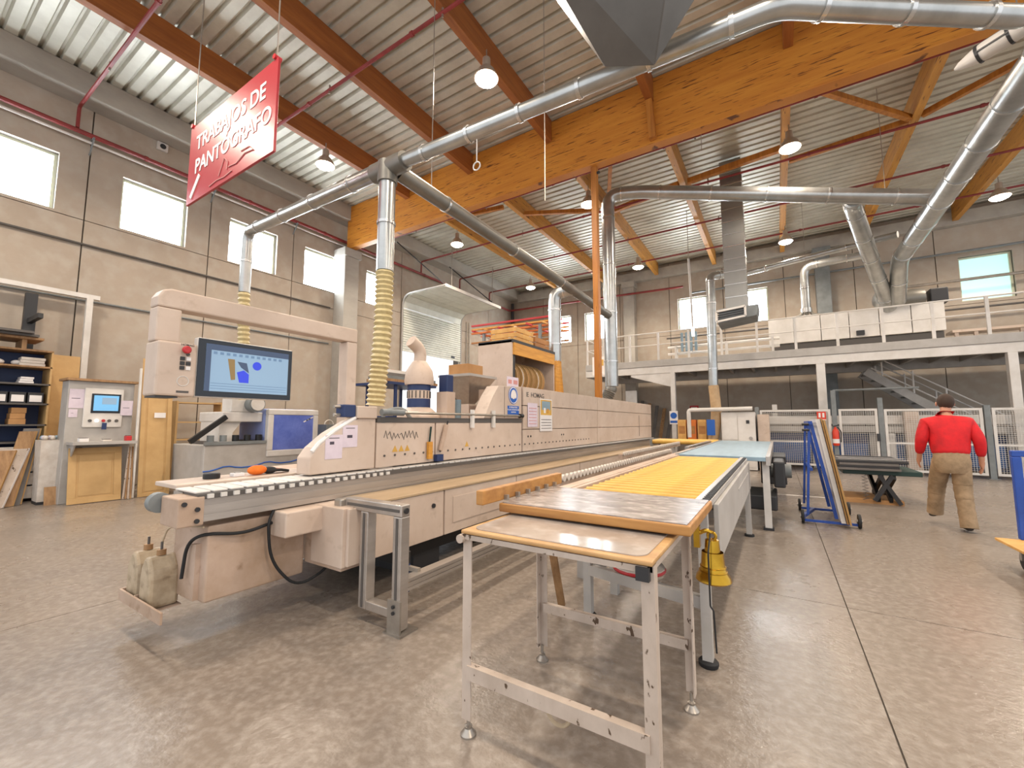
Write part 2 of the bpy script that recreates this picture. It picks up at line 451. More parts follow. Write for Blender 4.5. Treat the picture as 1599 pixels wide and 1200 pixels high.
for yy in (15.55, 15.75): tag(MB().cyl((XW+.05, yy, .0), (XW+.05, yy, 6.2), .022, 6).build('conduit_pipe', 'steel'), 'thin grey conduit on the wall beside the sectional door', 'conduit', 'conduits by the sectional door')

# ------------------------------------------------------------------ red sprinkler pipes and wall services
def rpipe(name, pts, r, lab, m='red_pipe', cat='pipe', group=None, fit=None):
    o = thing(name, pts[0], lab, cat, group)
    MB().tube(fillet(pts, r*2.5, 3), r, 8).build('run', m, o, True)
    for c, ax in (fit or []): MB().ring(c, ax, r, .06, .012, 10).build('coupling', m, o)
    return o
ys = [2.15, 4.7, 10.1, 12.3, 14.8, 17.2]
labs = ['red sprinkler pipe crossing the roof nearest the sign', 'red sprinkler pipe crossing the roof above the round lamp', 'dark red sprinkler pipe just behind the great beam',
        'dark red sprinkler pipe second behind the great beam', 'dark red sprinkler pipe third behind the great beam', 'dark red sprinkler pipe nearest the far wall']
for yy, lb in zip(ys, labs):
    o = rpipe('sprinkler_pipe', [(XW+.2, yy, 7.62), (XW+.2, yy, 8.08), (9.5, yy, 8.08)], .032, lb, fit=[((-8+3*q, yy, 8.08), (1, 0, 0)) for q in range(5)])
    for q in range(4): MB().cyl((-10.3+3*q, yy, 8.0), (-10.3+3*q, yy, 8.18), .018, 6).build('sprinkler_head', 'steel', o)
rpipe('sprinkler_main', [(XW+.2, Y0, 7.56), (XW+.2, 19.14, 7.56), (-3.2, 19.14, 7.35)], .05, 'dark red sprinkler main running along the top of the window wall', fit=[((XW+.2, 1+q*2.3, 7.56), (0, 1, 0)) for q in range(8)])
rpipe('white_conduit', [(XW+.12, Y0, 7.44), (XW+.12, 10.9, 7.44)], .028, 'pale conduit under the red main on the window wall', 'white_paint', 'conduit')
rpipe('wall_conduit', [(XW+.05, Y0, 5.2), (XW+.05, 8.3, 5.2)], .025, 'dark cable run along the wall under the windows', 'gasket', 'conduit')
rpipe('wall_cable', [(XW+.04, Y0, 4.0), (XW+.04, 8.3, 4.0)], .022, 'grey conduit along the wall at shelf height', 'mid_grey', 'conduit')
for yy in (2.4, 4.72, 6.95):
    o = thing('pipe_bracket', (XW, yy, 7.2), 'small grey bracket holding the red main on the window wall', 'bracket', 'brackets of the red main')
    MB().bar((XW+.02, yy, 7.5), (XW+.28, yy, 7.5), .03, .03).build('arm', 'mid_grey', o); MB().bar((XW+.02, yy, 7.2), (XW+.26, yy, 7.48), .025, .025).build('strut', 'mid_grey', o)
o = thing('wall_siren', (XW+.05, 3.62, 8.15), 'small white square siren high on the window wall', 'siren')
B(XW, XW+.08, 3.52, 3.73, 8.0, 8.2).build('housing', 'white_paint', o, bevel=.01)
MB().cyl((XW+.08, 3.625, 8.1), (XW+.1, 3.625, 8.1), .06).build('grille', 'dark', o, True)
o = thing('lean_to_rail', (XW+.3, 1.2, 0), 'white steel rail with a post standing against the window wall', 'rail frame')
B(XW+.2, XW+.3, -2, 2.72, 4.0, 4.09).build('rail', 'white_paint', o)
B(XW+.2, XW+.3, 2.52, 2.62, 0, 4.0).build('post', 'white_paint', o)
o = thing('storage_rack_upright', (XW+.5, 1.75, 0), 'dark steel upright with arms behind the shelving', 'rack upright')
B(XW+.2, XW+.32, 1.68, 1.84, 0, 3.9).build('column', 'dark', o)
for zz in (3.35,): MB().bar((XW+.32, 1.76, zz), (XW+.8, 1.82, zz+.06), .07, .09).build('arm', 'dark', o)
rpipe('cable_tray', [(-3.0, 19.45, 6.2+.9), (9.5, 19.45, 7.1)], .04, 'dark pipe along the far wall above the windows', 'mid_grey')
rpipe('heating_pipe', [(3.6, 19.3, 6.1), (9.5, 19.3, 6.1)], .05, 'brown pipe crossing in front of the right far window', 'steel')
rpipe('heating_pipe', [(-4, 19.35, 5.15), (9.5, 19.35, 5.15)], .035, 'dark pipe low on the far wall above the deck cabinet', 'gasket')
rpipe('drain_pipe', [(XW+.25, 19.35, 0), (XW+.25, 19.35, 8.0)], .09, 'dark drain pipe in the far left corner', 'dark')

# ------------------------------------------------------------------ ventilation ducts
def duct(name, pts, r, lab, rad=.3, m='duct', step=.9, n=16, group=None, cat='duct'):
    o = thing(name, pts[0], lab, cat, group)
    MB().tube(fillet(pts, rad, 6), r, n).build('pipe', m, o, True)
    for i in range(len(pts)-1):
        a, b = Vector(pts[i]), Vector(pts[i+1]); L = (b-a).length; k = max(1, int(L/step)); d = (b-a).normalized()
        for q in range(1, k+1):
            t = (L*(q-.5)/k)
            MB().ring(a + d*t, d, r-.002, .035, .014, n).build('clamp', 'clamp', o, True)
    return o
def hose(name, pts, r, lab, m='hose', pitch=.05, amp=.012, n=14, cat='hose'):
    P = fillet(pts, .6, 10); D = [P[0]]
    for i in range(len(P)-1):
        a, b = P[i], P[i+1]; k = max(1, int((b-a).length/(pitch/2)))
        for q in range(1, k+1): D.append(a + (b-a)*q/k)
    rs = [r + (amp if i % 2 else -amp) for i in range(len(D))]
    return tag(MB().tube(D, r, n, True, rs).build(name, m, None, True), lab, cat)
J = (-3.87, 3.30, 4.5)
duct('cross_duct', [(-8.74, 4.0, 3.95), (-8.74, 4.0, 5.2), (-4.1, 3.32, 4.52)], .1, 'slim galvanised duct from the tee down to the left machine', .25, step=1.1)
duct('cross_duct', [(-3.6, 3.31, 4.5), (.16, 3.48, 4.5), (1.78, 4.6, 4.5), (2.75, 5.5, 5.4), (3.0, 6.3, 5.9)], .078, 'galvanised duct running from the tee past the grey hood', .14, step=.55)
o = duct('drop_duct', [(-3.87, 3.3, 3.2), (-3.87, 3.3, 4.38)], .1, 'galvanised upright duct above the ribbed yellow hose', .1, step=3)
MB().tube(fillet([(-4.12, 3.31, 4.5), (-3.58, 3.31, 4.5)], .1), .115, 16).build('tee', 'duct_dull', o, True)
MB().cyl((-3.87, 3.3, 4.3), (-3.87, 3.3, 4.56), .118, 16).build('tee_neck', 'duct_dull', o, True)
duct('branch_duct', [(-3.83, 3.42, 4.5), (-3.75, 6.9, 4.4), (-3.62, 10.55, 4.22)], .1, 'long galvanised branch duct running back from the tee', .1, step=1.6, m='duct_dull')
hose('ribbed_hose', [(-3.87, 3.3, 3.2), (-3.88, 3.31, 2.5), (-3.93, 3.27, 1.6)], .1, 'pale yellow ribbed suction hose dropping into the white machine', pitch=.055, amp=.011)
hose('left_hose', [(-8.74, 4.0, 3.95), (-8.76, 4.05, 3.0), (-8.78, 4.15, 1.85)], .1, 'thin ribbed hose behind the white arch', pitch=.09, amp=.012)
duct('hood_drop', [(-4.1, 8.3, 2.75), (-4.1, 8.3, 4.3), (-3.72, 8.4, 4.36)], .14, 'stout galvanised drop duct beside the reel cabinet', .2, step=.7)
o = duct('tall_duct', [(-3.62, 10.65, 2.35), (-3.62, 10.65, 7.6), (-2.9, 10.8, 7.55), (3.0, 11.9, 6.15)], .17, 'tall galvanised duct rising behind the machine and bending right under the roof', .5, step=1.15)
hose('hose_stub', [(-3.62, 10.65, 2.35), (-3.7, 10.6, 2.1), (-3.85, 10.5, 1.9)], .15, 'grey hose stub below the tall duct', 'duct_dull', .1)
o = duct('trunk_duct', [(3.0, 6.0, 5.95), (3.05, 9, 6.0), (3.15, 15.6, 6.0), (3.3, 16.9, 5.1)], .2, 'thick galvanised trunk duct slanting away at the right', .4, step=1.0)
duct('trunk_duct', [(1.75, 11.85, 6.5), (1.82, 12.9, 6.85), (2.6, 15.6, 5.9), (3.15, 17.2, 5.0)], .19, 'short thick duct meeting the trunk duct at the far platform', .3, step=.8)
duct('feeder_duct', [(-1.1, 17.0, 6.75), (3.05, 15.0, 6.55)], .09, 'slim long duct joining the trunk duct from the left', .1, step=1.6)
duct('feeder_duct', [(1.05, 17.5, 5.3), (1.05, 17.5, 6.85), (2.6, 17.0, 6.75)], .13, 'bent duct standing on the far white cabinet', .35, step=.8)
o = thing('suction_manifold', (1.05, 17.5, 5.0), 'small duct manifold with splayed legs on the far white cabinet', 'duct fitting')
MB().cyl((1.05, 17.5, 5.2), (1.05, 17.5, 5.36), .16).build('collar', 'clamp', o, True)
for dx in (-.35, 0, .35): MB().tube([(1.05+dx*.3, 17.5, 5.25), (1.05+dx*.5, 17.45, 5.1), (1.05+dx*1.6, 17.4, 5.01)], .06, 8).build('leg', 'duct_dull', o, True)
o = thing('suction_unit', (3.3, 17.3, 5.0), 'cluster of shiny fan housings where the trunk ducts end', 'fan unit')
MB().lathe([(.1, -.3), (.3, -.28), (.34, 0), (.3, .25), (.12, .3)], (3.1, 17.3, 5.3), (0, 1, 0)).build('fan_housing', 'duct', o, True)
MB().lathe([(.1, -.3), (.28, -.28), (.3, 0), (.26, .25), (.1, .3)], (3.75, 17.4, 5.25), (1, 0, 0)).build('fan_housing', 'duct_dull', o, True)
B(4.1, 4.5, 17.2, 17.6, 5.0, 5.45).build('motor', 'dark', o, bevel=.03)
o = duct('slim_duct', [(-1.64, 14.5, 2.57), (-1.6, 14.5, 5.74), (-1.6, 14.5, 6.1), (-1.2, 15.0, 6.25)], .135, 'upright galvanised duct in front of the mezzanine', .2, step=.8)
hose('tan_hose', [(-1.64, 14.5, 2.57), (-1.58, 14.5, 1.6), (-1.72, 14.5, .865)], .15, 'smooth tan hose below the upright duct', 'hose_tan', .3, .002)
o = thing('foil_duct', (-.75, 12.6, 4.4), 'wide rectangular foil-wrapped duct hanging from the roof to a heater', 'duct')
mb = MB()
for q in range(12):
    z0 = 4.4 + q*.35; mb.box(-1.02, -.5, 12.4, 12.85, z0, z0+.345)
mb.build('casing', 'foil', o)
for q in range(12): B(-1.03, -.49, 12.39, 12.86, 4.4+q*.35-.012, 4.4+q*.35+.012).build('seam_band', 'clamp', o)
o = thing('air_heater', (-.8, 12.4, 3.95), 'grey wedge-shaped air heater with a white grille under the foil duct', 'heater')
MB().prism([(-1.2, 4.0), (-.3, 4.12), (-.25, 4.4), (-1.15, 4.4)], 'y', 12.1, 12.95).build('housing', 'mid_grey', o, bevel=.01)
for a, b in (((-1.22, 12.06, 4.05), (-.55, 12.06, 4.13)), ((-1.22, 12.06, 4.32), (-.55, 12.06, 4.38)), ((-1.22, 12.06, 4.05), (-1.22, 12.06, 4.32)), ((-.55, 12.06, 4.13), (-.55, 12.06, 4.38))):
    MB().bar(a, b, .05, .05).build('grille_frame', 'white_paint', o)
for q in range(4): MB().bar((-1.2, 12.07, 4.1+q*.06), (-.57, 12.07, 4.17+q*.055), .015, .02).build('louvre', 'dark', o)

# big grey sheet metal hood near the camera, hung from the roof
o = thing('sheet_metal_hood', (-.75, 2.6, 4.0), 'big grey faceted sheet-metal hood hanging high in front', 'hood')
A_, B_ = (-1.016, 3.0, 4.21), (-.64, 3.0, 4.04)
vs = [A_, B_, (-1.40, 2.95, 4.95), (-.66, 2.75, 4.72), (-.15, 2.95, 4.6), (-1.45, 2.2, 5.4), (-.15, 2.2, 5.4), (-1.45, 3.05, 5.4), (-.15, 3.05, 5.4), (-1.42, 2.25, 5.05), (-.2, 2.25, 4.95)]
bm = bmesh.new()
for v in vs: bm.verts.new(v)
bmesh.ops.convex_hull(bm, input=bm.verts[:])
bm.verts.ensure_lookup_table(); bm.verts.index_update()
mbh = MB(); mbh.add([v.co.copy() for v in bm.verts], [tuple(v.index for v in f.verts) for f in bm.faces]); bm.free()
mbh.build('housing', 'hood_grey', o, bevel=.006)
for xx in (-1.3, -.3): MB().cyl((xx, 2.6, 5.4), (xx, 2.6, 8.72), .012, 6).build('hanger_rod', 'steel', o)

o = thing('ceiling_pod', (2.5, 7.55, 6.1), 'white tapered pod with dark straps hung beside the upper duct', 'light fixture')
a, b = Vector((2.28, 7.70, 6.2)), Vector((2.78, 7.36, 6.25))
d = (b-a).normalized()
MB().lathe([(.012, 0), (.05, .05), (.1, .2), (.115, .3), (.115, .58), (.09, .64), (.05, .8), (.05, 1.0)], a, d, 12).build('shell', 'white_paint', o, True)
for t in (.24, .52): MB().ring(a + d*t, d, .108, .03, .014, 12).build('strap', 'dark', o)
MB().bar(a + d*.24 + Vector((0, 0, .12)), a + d*.52 + Vector((0, 0, .12)), .03, .03).build('handle', 'dark', o)
MB().bar(a + d*.24 + Vector((-.05, -.1, -.02)), a + d*.52 + Vector((-.05, -.1, -.02)), .02, .02).build('slot', 'dark', o)
MB().cyl(a + d*.6, Vector((a+d*.6).to_tuple()[:2] + (8.2,)), .008, 6).build('wire', 'steel', o)

# ------------------------------------------------------------------ high-bay lamps (each with its own light)
def lamp(x, y, z, lab, long=False):
    o = thing('high_bay_lamp', (x, y, z), lab, 'lamp')
    MB().lathe([(.225, 0), (.215, .03), (.15, .16), (.075, .24), (.07, .40), (.03, .42)], (x, y, z), (0, 0, 1), 18).build('shade', 'lamp_body', o, True)
    MB().lathe([(.05, -.075), (.13, -.06), (.19, -.025), (.21, .004)], (x, y, z), (0, 0, 1), 18).build('bulb', 'lamp_glow', o, True)
    MB().cyl((x, y, z+.4), (x, y, 8.18), .012, 6).build('rod', 'steel', o)
    l = bpy.data.lights.new('lamp_light', 'SPOT'); l.energy = LAMP_W; l.color = (1, .86, .70); l.spot_size = math.radians(165); l.spot_blend = .6; l.shadow_soft_size = .2
    lo = bpy.data.objects.new('lamp_light', l); C.objects.link(lo); lo.parent = o; lo.location = (0, 0, -.12)
    return o
for x, y, lb in [(-8.95, 5.73, 'glowing round lamp over the slim duct left of the tee'), (-4.15, 5.72, 'bright round lamp above the tee, the largest in the picture'), (.55, 10.95, 'glowing oval lamp under the roof right of the foil duct'),
                 (5.5, 16.5, 'glowing oval lamp at the right edge above the far window'), (-9.15, 10.93, 'glowing lamp above the raised sectional door'), (-9.3, 16.38, 'small lamp near the far left corner'),
                 (-4.25, 10.84, 'small lamp beside the timber post top'), (-4.4, 16.45, 'glowing lamp near the far wall above the railing'), (.55, 16.78, 'pale lamp beside the dark far column')]:
    lamp(x, y, 7.6, lb)
for x, y in ((.55, 5.72), (5.4, 5.72), (5.4, 10.9), (-9, .5), (-4.2, .5), (.55, .5), (5.4, .5)):
    tag(lamp(x, y, 7.6, None), 'round high-bay lamp outside the picture', 'lamp', 'high-bay lamps out of view')

# ------------------------------------------------------------------ hanging sign
sg = thing('hanging_sign', (-5.7, 2.3, 4.37), 'red hanging sign with white lettering and a white slash', 'sign')
B(-6.8, -4.57, 2.3, 2.33, 4.4, 5.53).build('board', 'sign_red', sg, bevel=.004)
text('lettering', 'TRABAJOS DE', .29, plane_m((-6.58, 2.296, 5.13), (1, 0, 0), (0, 0, 1)), 'white_print', sg, .003, bold=.015)
text('lettering', 'PANTÓGRAFO', .29, plane_m((-6.58, 2.296, 4.79), (1, 0, 0), (0, 0, 1)), 'white_print', sg, .003, bold=.015)
MB().bar((-6.42, 2.295, 4.73), (-6.66, 2.295, 4.47), .008, .07).build('slash', 'white_print', sg)
for pts in ([(-5.85, 4.52), (-5.78, 4.62), (-5.72, 4.72), (-5.62, 4.64), (-5.64, 4.54)], [(-5.6, 4.56), (-5.4, 4.54), (-5.2, 4.6), (-5.0, 4.57), (-5.1, 4.65), (-5.3, 4.66)], [(-6.1, 4.46), (-5.9, 4.48), (-5.7, 4.46), (-5.5, 4.48)]):
    MB().tube([(a, 2.294, b) for a, b in pts], .0055, 5).build('drawn_line', 'print_rose', sg)
for xx in (-6.74, -4.63):
    MB().cyl((xx, 2.315, 5.53), (xx, 2.315, 8.72), .008, 6).build('hanging_wire', 'steel', sg)
    MB().cyl((xx, 2.28, 5.55), (xx, 2.36, 5.55), .03, 10).build('eye_bolt', 'red', sg)
for x, y, z0 in ((-4.0, 4.2, 4.6), (-2.6, 5.0, 4.5), (-1.1, 9.5, 7.3), (2.2, 11.5, 6.4), (1.0, 15.8, 6.3)):
    tag(MB().cyl((x, y, z0), (x, y, 8.7), .007, 6).build('suspension_wire', 'steel'), 'thin steel suspension wire holding a duct from the roof', 'wire', 'duct suspension wires')
o = thing('lifting_loop', (-2.6, 5.0, 4.3), 'white cable loop dangling below the upper duct', 'cable')
MB().cyl((-2.55, 3.35, 4.4), (-2.55, 3.35, 4.15), .006, 6).build('cable', 'white_paint', o); MB().torus((-2.55, 3.35, 4.1), (0, 1, 0), .045, .007, 14, 6).build('loop', 'white_paint', o, True)

for a, b, lb in (((XW+2.2, 11.6, 6.5), (XW+.6, 10.6, 8.2), 'thin diagonal rod bracing the raised door, the nearer one'), ((XW+2.2, 15.0, 6.5), (XW+.6, 13.6, 8.2), 'thin diagonal rod bracing the raised door, the farther one')):
    tag(MB().cyl(a, b, .022, 6).build('brace_rod', 'dark'), lb, 'rod')

# ------------------------------------------------------------------ mezzanine
mz = thing('mezzanine', (1, 17.7, 0), 'white steel mezzanine platform across the far end of the hall', 'mezzanine')
MX0, MX1, MY = -6.4, 9.5, 15.8
B(MX0, MX1, MY, YB-.46, 3.62, 3.7).build('deck', 'grey_paint', mz)
B(MX0, MX1, MY-.06, MY+.06, 3.2, 3.46).build('front_beam', 'white_paint', mz, bevel=.01)
B(MX0, MX1, MY-.1, MY+.1, 3.46, 3.7).build('fascia', 'grey_paint', mz, bevel=.01)
B(MX0-.06, MX0+.06, MY+.06, YB-.46, 3.2, 3.6).build('side_beam', 'white_paint', mz)
B(MX0, MX1, YB-.7, YB-.55, 3.2, 3.6).build('rear_beam', 'grey_paint', mz)
x = MX0 + .7
while x < MX1:
    B(x-.04, x+.04, MY+.06, YB-.7, 3.36, 3.6).build('joist', 'grey_paint', mz); x += .72
for x, w in ((-3.1, .16), (1.2, .22), (5.16, .18)):
    B(x-w/2, x+w/2, MY-.08, MY+.1, 0, 3.2).build('column', 'white_paint', mz, bevel=.008)
    B(x-w/2-.06, x+w/2+.06, MY-.14, MY+.16, 0, .02).build('base_plate', 'grey_paint', mz)
MB().prism([(-3.18, 2.7), (-3.18, 3.2), (-4.6, 3.2), (-4.6, 3.12)], 'y', MY-.03, MY+.03).build('haunch', 'white_paint', mz)
rl = thing('mezzanine_railing', (1, MY, 3.7), 'white two-bar guard railing along the mezzanine edge', 'railing')
x = 4.82
xs = [x + 1.05*q for q in range(4)] + [x - 1.05*q for q in range(1, 11)]
for x in xs:
    if MX0+.2 < x < MX1: B(x-.035, x+.035, MY-.02, MY+.04, 3.7, 4.73).build('baluster', 'white_paint', rl)
for zz, r in ((4.73, .024), (4.28, .018)):
    MB().cyl((MX0+.05, MY, zz), (MX1, MY, zz), r, 8).build('rail', 'white_paint', rl, True)
    MB().cyl((MX0+.05, MY, zz), (MX0+.05, 18.8, zz), r, 8).build('side_rail', 'white_paint', rl, True)
for yy in (MY, 16.7, 17.6, 18.5): B(MX0+.02, MX0+.08, yy-.03, yy+.03, 3.7, 4.74).build('baluster', 'white_paint', rl)
o = thing('deck_cabinet', (2.2, 17.6, 3.7), 'long white low machine cabinet standing on the mezzanine', 'cabinet')
for q in range(6):
    B(-.1+q*.75, .63+q*.75, 17.2, 18.0, 4.15, 5.0).build('panel', 'white_paint', o, bevel=.006)
B(-.05, 4.35, 17.3, 17.9, 3.82, 4.13).build('plinth', 'gasket', o)
for q in range(5): B(.1+q*.98, .2+q*.98, 17.25, 17.95, 3.7, 3.82).build('foot', 'dark', o)
B(2.3, 2.5, 17.1, 17.2, 4.2, 4.35).build('switch_box', 'dark', o)
o = thing('deck_conveyor', (-1.8, 16.8, 3.7), 'white pipe conveyor lying on the left part of the mezzanine', 'conveyor')
for zz in (4.0, 4.25): MB().cyl((-3.4, 16.6, zz), (.2, 16.6, zz), .05, 8).build('tube', 'white_paint', o, True)
for xx in (-3.1, -1.4, 0): B(xx-.04, xx+.04, 16.5, 16.7, 3.7, 4.3).build('leg', 'white_paint', o)
for q in range(4): B(-2.9+q*.16, -2.82+q*.16, 16.4, 16.5, 4.05, 4.75).build('upright', 'blue_belt', o)
o = thing('hanging_tube_light', (-2.2, 15.0, 4.3), 'white pole with a pale yellow lit tip hanging before the mezzanine', 'light')
MB().cyl((-2.25, 15.0, 4.6), (-2.3, 15.0, 7.0), .035, 8).build('pole', 'white_paint', o, True)
MB().cyl((-2.245, 15.0, 4.3), (-2.25, 15.0, 4.6), .05, 8).build('lit_tip', 'fluor', o, True)
MB().cyl((-2.3, 15.0, 7.0), (-2.3, 15, 8.7), .01, 6).build('wire', 'steel', o)
o = thing('deck_table', (4.9, 17.4, 3.7), 'pale bench with trestle legs at the right of the mezzanine', 'bench')
B(4.5, 6.0, 17.2, 17.8, 4.05, 4.12).build('top', 'ivory', o)
for xx in (4.6, 5.0, 5.9): B(xx-.04, xx+.04, 17.25, 17.33, 3.7, 4.05).build('leg', 'ivory', o)
o = thing('pallet_truck', (6.3, 17.2, 3.7), 'dark pallet truck handle on the mezzanine at the right edge', 'truck')
MB().tube(fillet([(6.0, 17, 3.75), (6.1, 17, 4.4), (6.25, 17, 4.55), (6.4, 17, 4.4), (6.3, 17, 4.2)], .1), .02, 6).build('handle', 'dark', o, True)
B(6.0, 7.0, 16.8, 17.3, 3.75, 3.83).build('fork', 'dark', o)
for xx in (6.08, 6.9): MB().cyl((xx, 16.8, 3.75), (xx, 17.3, 3.75), .05, 8).build('wheel', 'rubber', o)

# stairs under the mezzanine
st = thing('steel_stairs', (4.2, 18.4, 0), 'grey steel stairs with white handrails under the mezzanine', 'stairs')
for yy in (17.9, 18.9): MB().bar((2.55, yy, 3.1), (6.3, yy, .1), .05, .24).build('stringer', 'grey_paint', st)
for q in range(15):
    t = (q+.6)/15.2; B(2.55+3.75*t-.13, 2.55+3.75*t+.13, 17.93, 18.87, 3.15-3.0*t-.02, 3.15-3.0*t+.02).build('tread', 'mid_grey', st)
for yy in (17.9, 18.9):
    for h in (1.0, .55): MB().cyl((2.7, yy, 3.0+h-.35), (6.3, yy, .12+h), .022, 8).build('handrail', 'white_paint', st, True)
    for q in range(5):
        t = (q+.5)/5; MB().cyl((2.6+3.65*t, yy, 3.08-2.95*t), (2.6+3.65*t, yy, 3.08-2.95*t+.85), .025, 8).build('handrail_post', 'white_paint', st, True)

# ------------------------------------------------------------------ safety fence and the machines behind it
def fence_panel(x0, x1, z0, z1, lab, handle=False):
    y = 15.4
    o = thing('wire_fence', ((x0+x1)/2, y, 0), lab, 'fence')
    t = .06
    for a, b, c, d in ((x0, x1, z1-t, z1), (x0, x1, z0, z0+t), (x0, x0+t, z0+t, z1-t), (x1-t, x1, z0+t, z1-t)):
        B(a, b, y-.02, y+.02, c, d).build('frame_bar', 'white_paint', o)
    if not handle: B(x0+t, x1-t, y-.015, y+.015, .82, .87).build('mid_bar', 'white_paint', o)
    mb = MB(); x = x0+t+.05
    while x < x1-t: mb.box(x-.003, x+.003, y-.002, y+.002, z0+t, z1-t); x += .05
    z = z0+t+.05
    while z < z1-t: mb.box(x0+t, x1-t, y-.005, y-.001, z-.003, z+.003); z += .05
    m_ = mb.build('wire_mesh', 'white_paint', o)
    if handle: B(x1-.05, x1+.02, y-.06, y-.02, .9, 1.1).build('latch', 'dark', o)
fence_panel(-.45, 1.33, .14, 1.8, 'white framed wire fence panel left of the fire extinguisher')
fence_panel(1.52, 2.38, .14, 1.8, 'narrow white wire gate right of the fire extinguisher', True)
fence_panel(2.52, 4.42, .08, 1.78, 'white framed wire fence panel behind the person in red')
fence_panel(4.58, 6.6, .08, 1.78, 'white framed wire fence panel at the right edge')
for xx, h, lb in ((-.53, 1.9, 'dark fence post at the left end of the wire fence'), (1.42, 2.35, 'tall grey fence post above the fire extinguisher'), (2.45, 2.1, 'grey fence post right of the wire gate'), (4.5, 1.85, 'dark fence post behind the person in red')):
    o = thing('fence_post', (xx, 15.4, 0), lb, 'post')
    B(xx-.055, xx+.055, 15.36, 15.46, .01, h).build('post', 'mid_grey', o); B(xx-.1, xx+.1, 15.3, 15.52, 0, .012).build('base_plate', 'mid_grey', o)
o = thing('gate_frame_arch', (2.0, 15.9, 2.0), 'grey tube arch above the wire gate', 'arch')
MB().tube(fillet([(1.42, 15.46, 2.35), (3.3, 15.5, 2.36)], .1), .03, 6).build('tube', 'mid_grey', o)
o = thing('panel_saw', (2.2, 16.8, 0), 'long white and blue woodworking machine behind the wire fence', 'machine')
B(-.3, 6.8, 16.2, 17.3, 1.36, 1.62).build('upper_beam', 'white_paint', o, bevel=.02)
B(-.3, 6.8, 16.15, 17.3, 1.12, 1.3).build('lower_beam', 'grey_paint', o, bevel=.02)
B(-.3, 6.8, 16.4, 17.2, .1, 1.08).build('body', 'blue_dark', o)
for q in range(5): B(-.2+q*1.4, .85+q*1.4, 16.34, 16.4, .2, .78).build('door', 'blue_mach', o, bevel=.01)
for q in range(4): B(.95+q*1.4-.05, .95+q*1.4+.1, 16.3, 16.4, 0, 1.1).build('upright', 'grey_paint', o)
B(3.05, 3.35, 15.95, 16.2, 0, 1.72).build('end_column', 'ivory', o, bevel=.01)
B(2.62, 2.82, 16.0, 16.15, .02, 1.1).build('side_post', 'white_paint', o)
MB().tube(fillet([(-.3, 16.2, 1.75), (.6, 16.1, 1.68), (1.3, 16.2, 1.72)], .2), .02, 6).build('cable', 'dark', o)
B(-.12, .02, 16.3, 16.45, 1.62, 2.0).build('sensor_post', 'white_paint', o)
o = thing('fire_extinguisher', (1.41, 15.28, .72), 'orange-red fire extinguisher hung on the tall fence post', 'extinguisher')
MB().lathe([(.07, 0), (.08, .03), (.08, .4), (.06, .46), (.025, .5), (.025, .54)], (1.41, 15.27, .75), (0, 0, 1), 14).build('cylinder', 'ext_red', o, True)
MB().ring((1.41, 15.27, .88), (0, 0, 1), .0805, .12, .002, 14).build('label_band', 'paper_white', o, True)
MB().bar((1.36, 15.27, 1.3), (1.48, 15.22, 1.33), .02, .03).build('valve_lever', 'dark', o); MB().tube(fillet([(1.46, 15.27, 1.28), (1.54, 15.25, 1.15), (1.52, 15.25, .85)], .1), .014, 6).build('discharge_hose', 'rubber', o)
o = thing('fire_sign', (1.1, 15.33, 1.46), 'small square red fire extinguisher sign with white pictograms', 'sign')
B(1.0, 1.22, 15.33, 15.345, 1.47, 1.73).build('plate', 'ext_red', o)
B(1.04, 1.09, 15.322, 15.33, 1.56, 1.69).build('pictogram', 'white_print', o); B(1.13, 1.18, 15.322, 15.33, 1.56, 1.69).build('pictogram', 'white_print', o)
B(1.0, 1.22, 15.322, 15.33, 1.475, 1.5).build('text_strip', 'white_print', o); MB().cyl((1.11, 15.345, 1.6), (1.11, 15.379, 1.6), .012, 6).build('bracket', 'mid_grey', o)

# machine at the far end, left of the fence
o = thing('end_machine', (-1.8, 14.6, 0), 'white machine with doors and a tube hoop behind the tan hose', 'machine')
B(-1.45, -.55, 14.3, 15.2, .02, 1.72).build('cabinet', 'white_paint', o, bevel=.01)
B(-1.42, -1.02, 14.28, 14.3, .9, 1.6).build('door', 'white_paint', o); B(-1.0, -.58, 14.28, 14.3, .1, 1.6).build('door', 'white_paint', o)
MB().cyl((-.68, 14.29, .95), (-.68, 14.25, .95), .05).build('knob', 'steel', o); B(-.78, -.7, 14.26, 14.28, 1.38, 1.48).build('switch', 'dark', o)
MB().tube(fillet([(-2.35, 14.2, .95), (-2.35, 14.2, 1.8), (-.6, 14.2, 1.82)], .08), .06, 8).build('hoop', 'white_paint', o, True)
B(-4.5, -1.45, 14.3, 15.0, .72, .86).build('table', 'grey_paint', o)
for xx in (-4.3, -2.9, -1.6): B(xx-.05, xx+.05, 14.35, 14.45, 0, .72).build('leg', 'grey_paint', o)
B(-1.85, -1.62, 14.24, 14.26, 1.02, 1.5).build('blue_notice', 'blue_sign', o)
B(-.5, -.2, 14.5, 15.2, 0, 1.65).build('side_cabinet', 'ivory', o, bevel=.01)
for q, (m, lb) in enumerate((('pallet', 'left pale yellow carton on the far machine table'), ('orange', 'orange carton between two yellow ones on the far machine table'), ('pallet', 'right pale yellow carton on the far machine table'))):
    o = thing('glue_carton', (-2.62+q*.3, 14.65, .86), lb, 'carton')
    B(-2.75+q*.3, -2.5+q*.3, 14.5, 14.8, .862, 1.5).build('body', m, o, bevel=.006); B(-2.72+q*.3, -2.53+q*.3, 14.495, 14.5, 1.05, 1.3).build('print', 'crate_wood', o)
o = thing('ear_sign', (-3.1, 15.7, 1.4), 'small blue and white ear protection sign on the mezzanine column', 'sign')
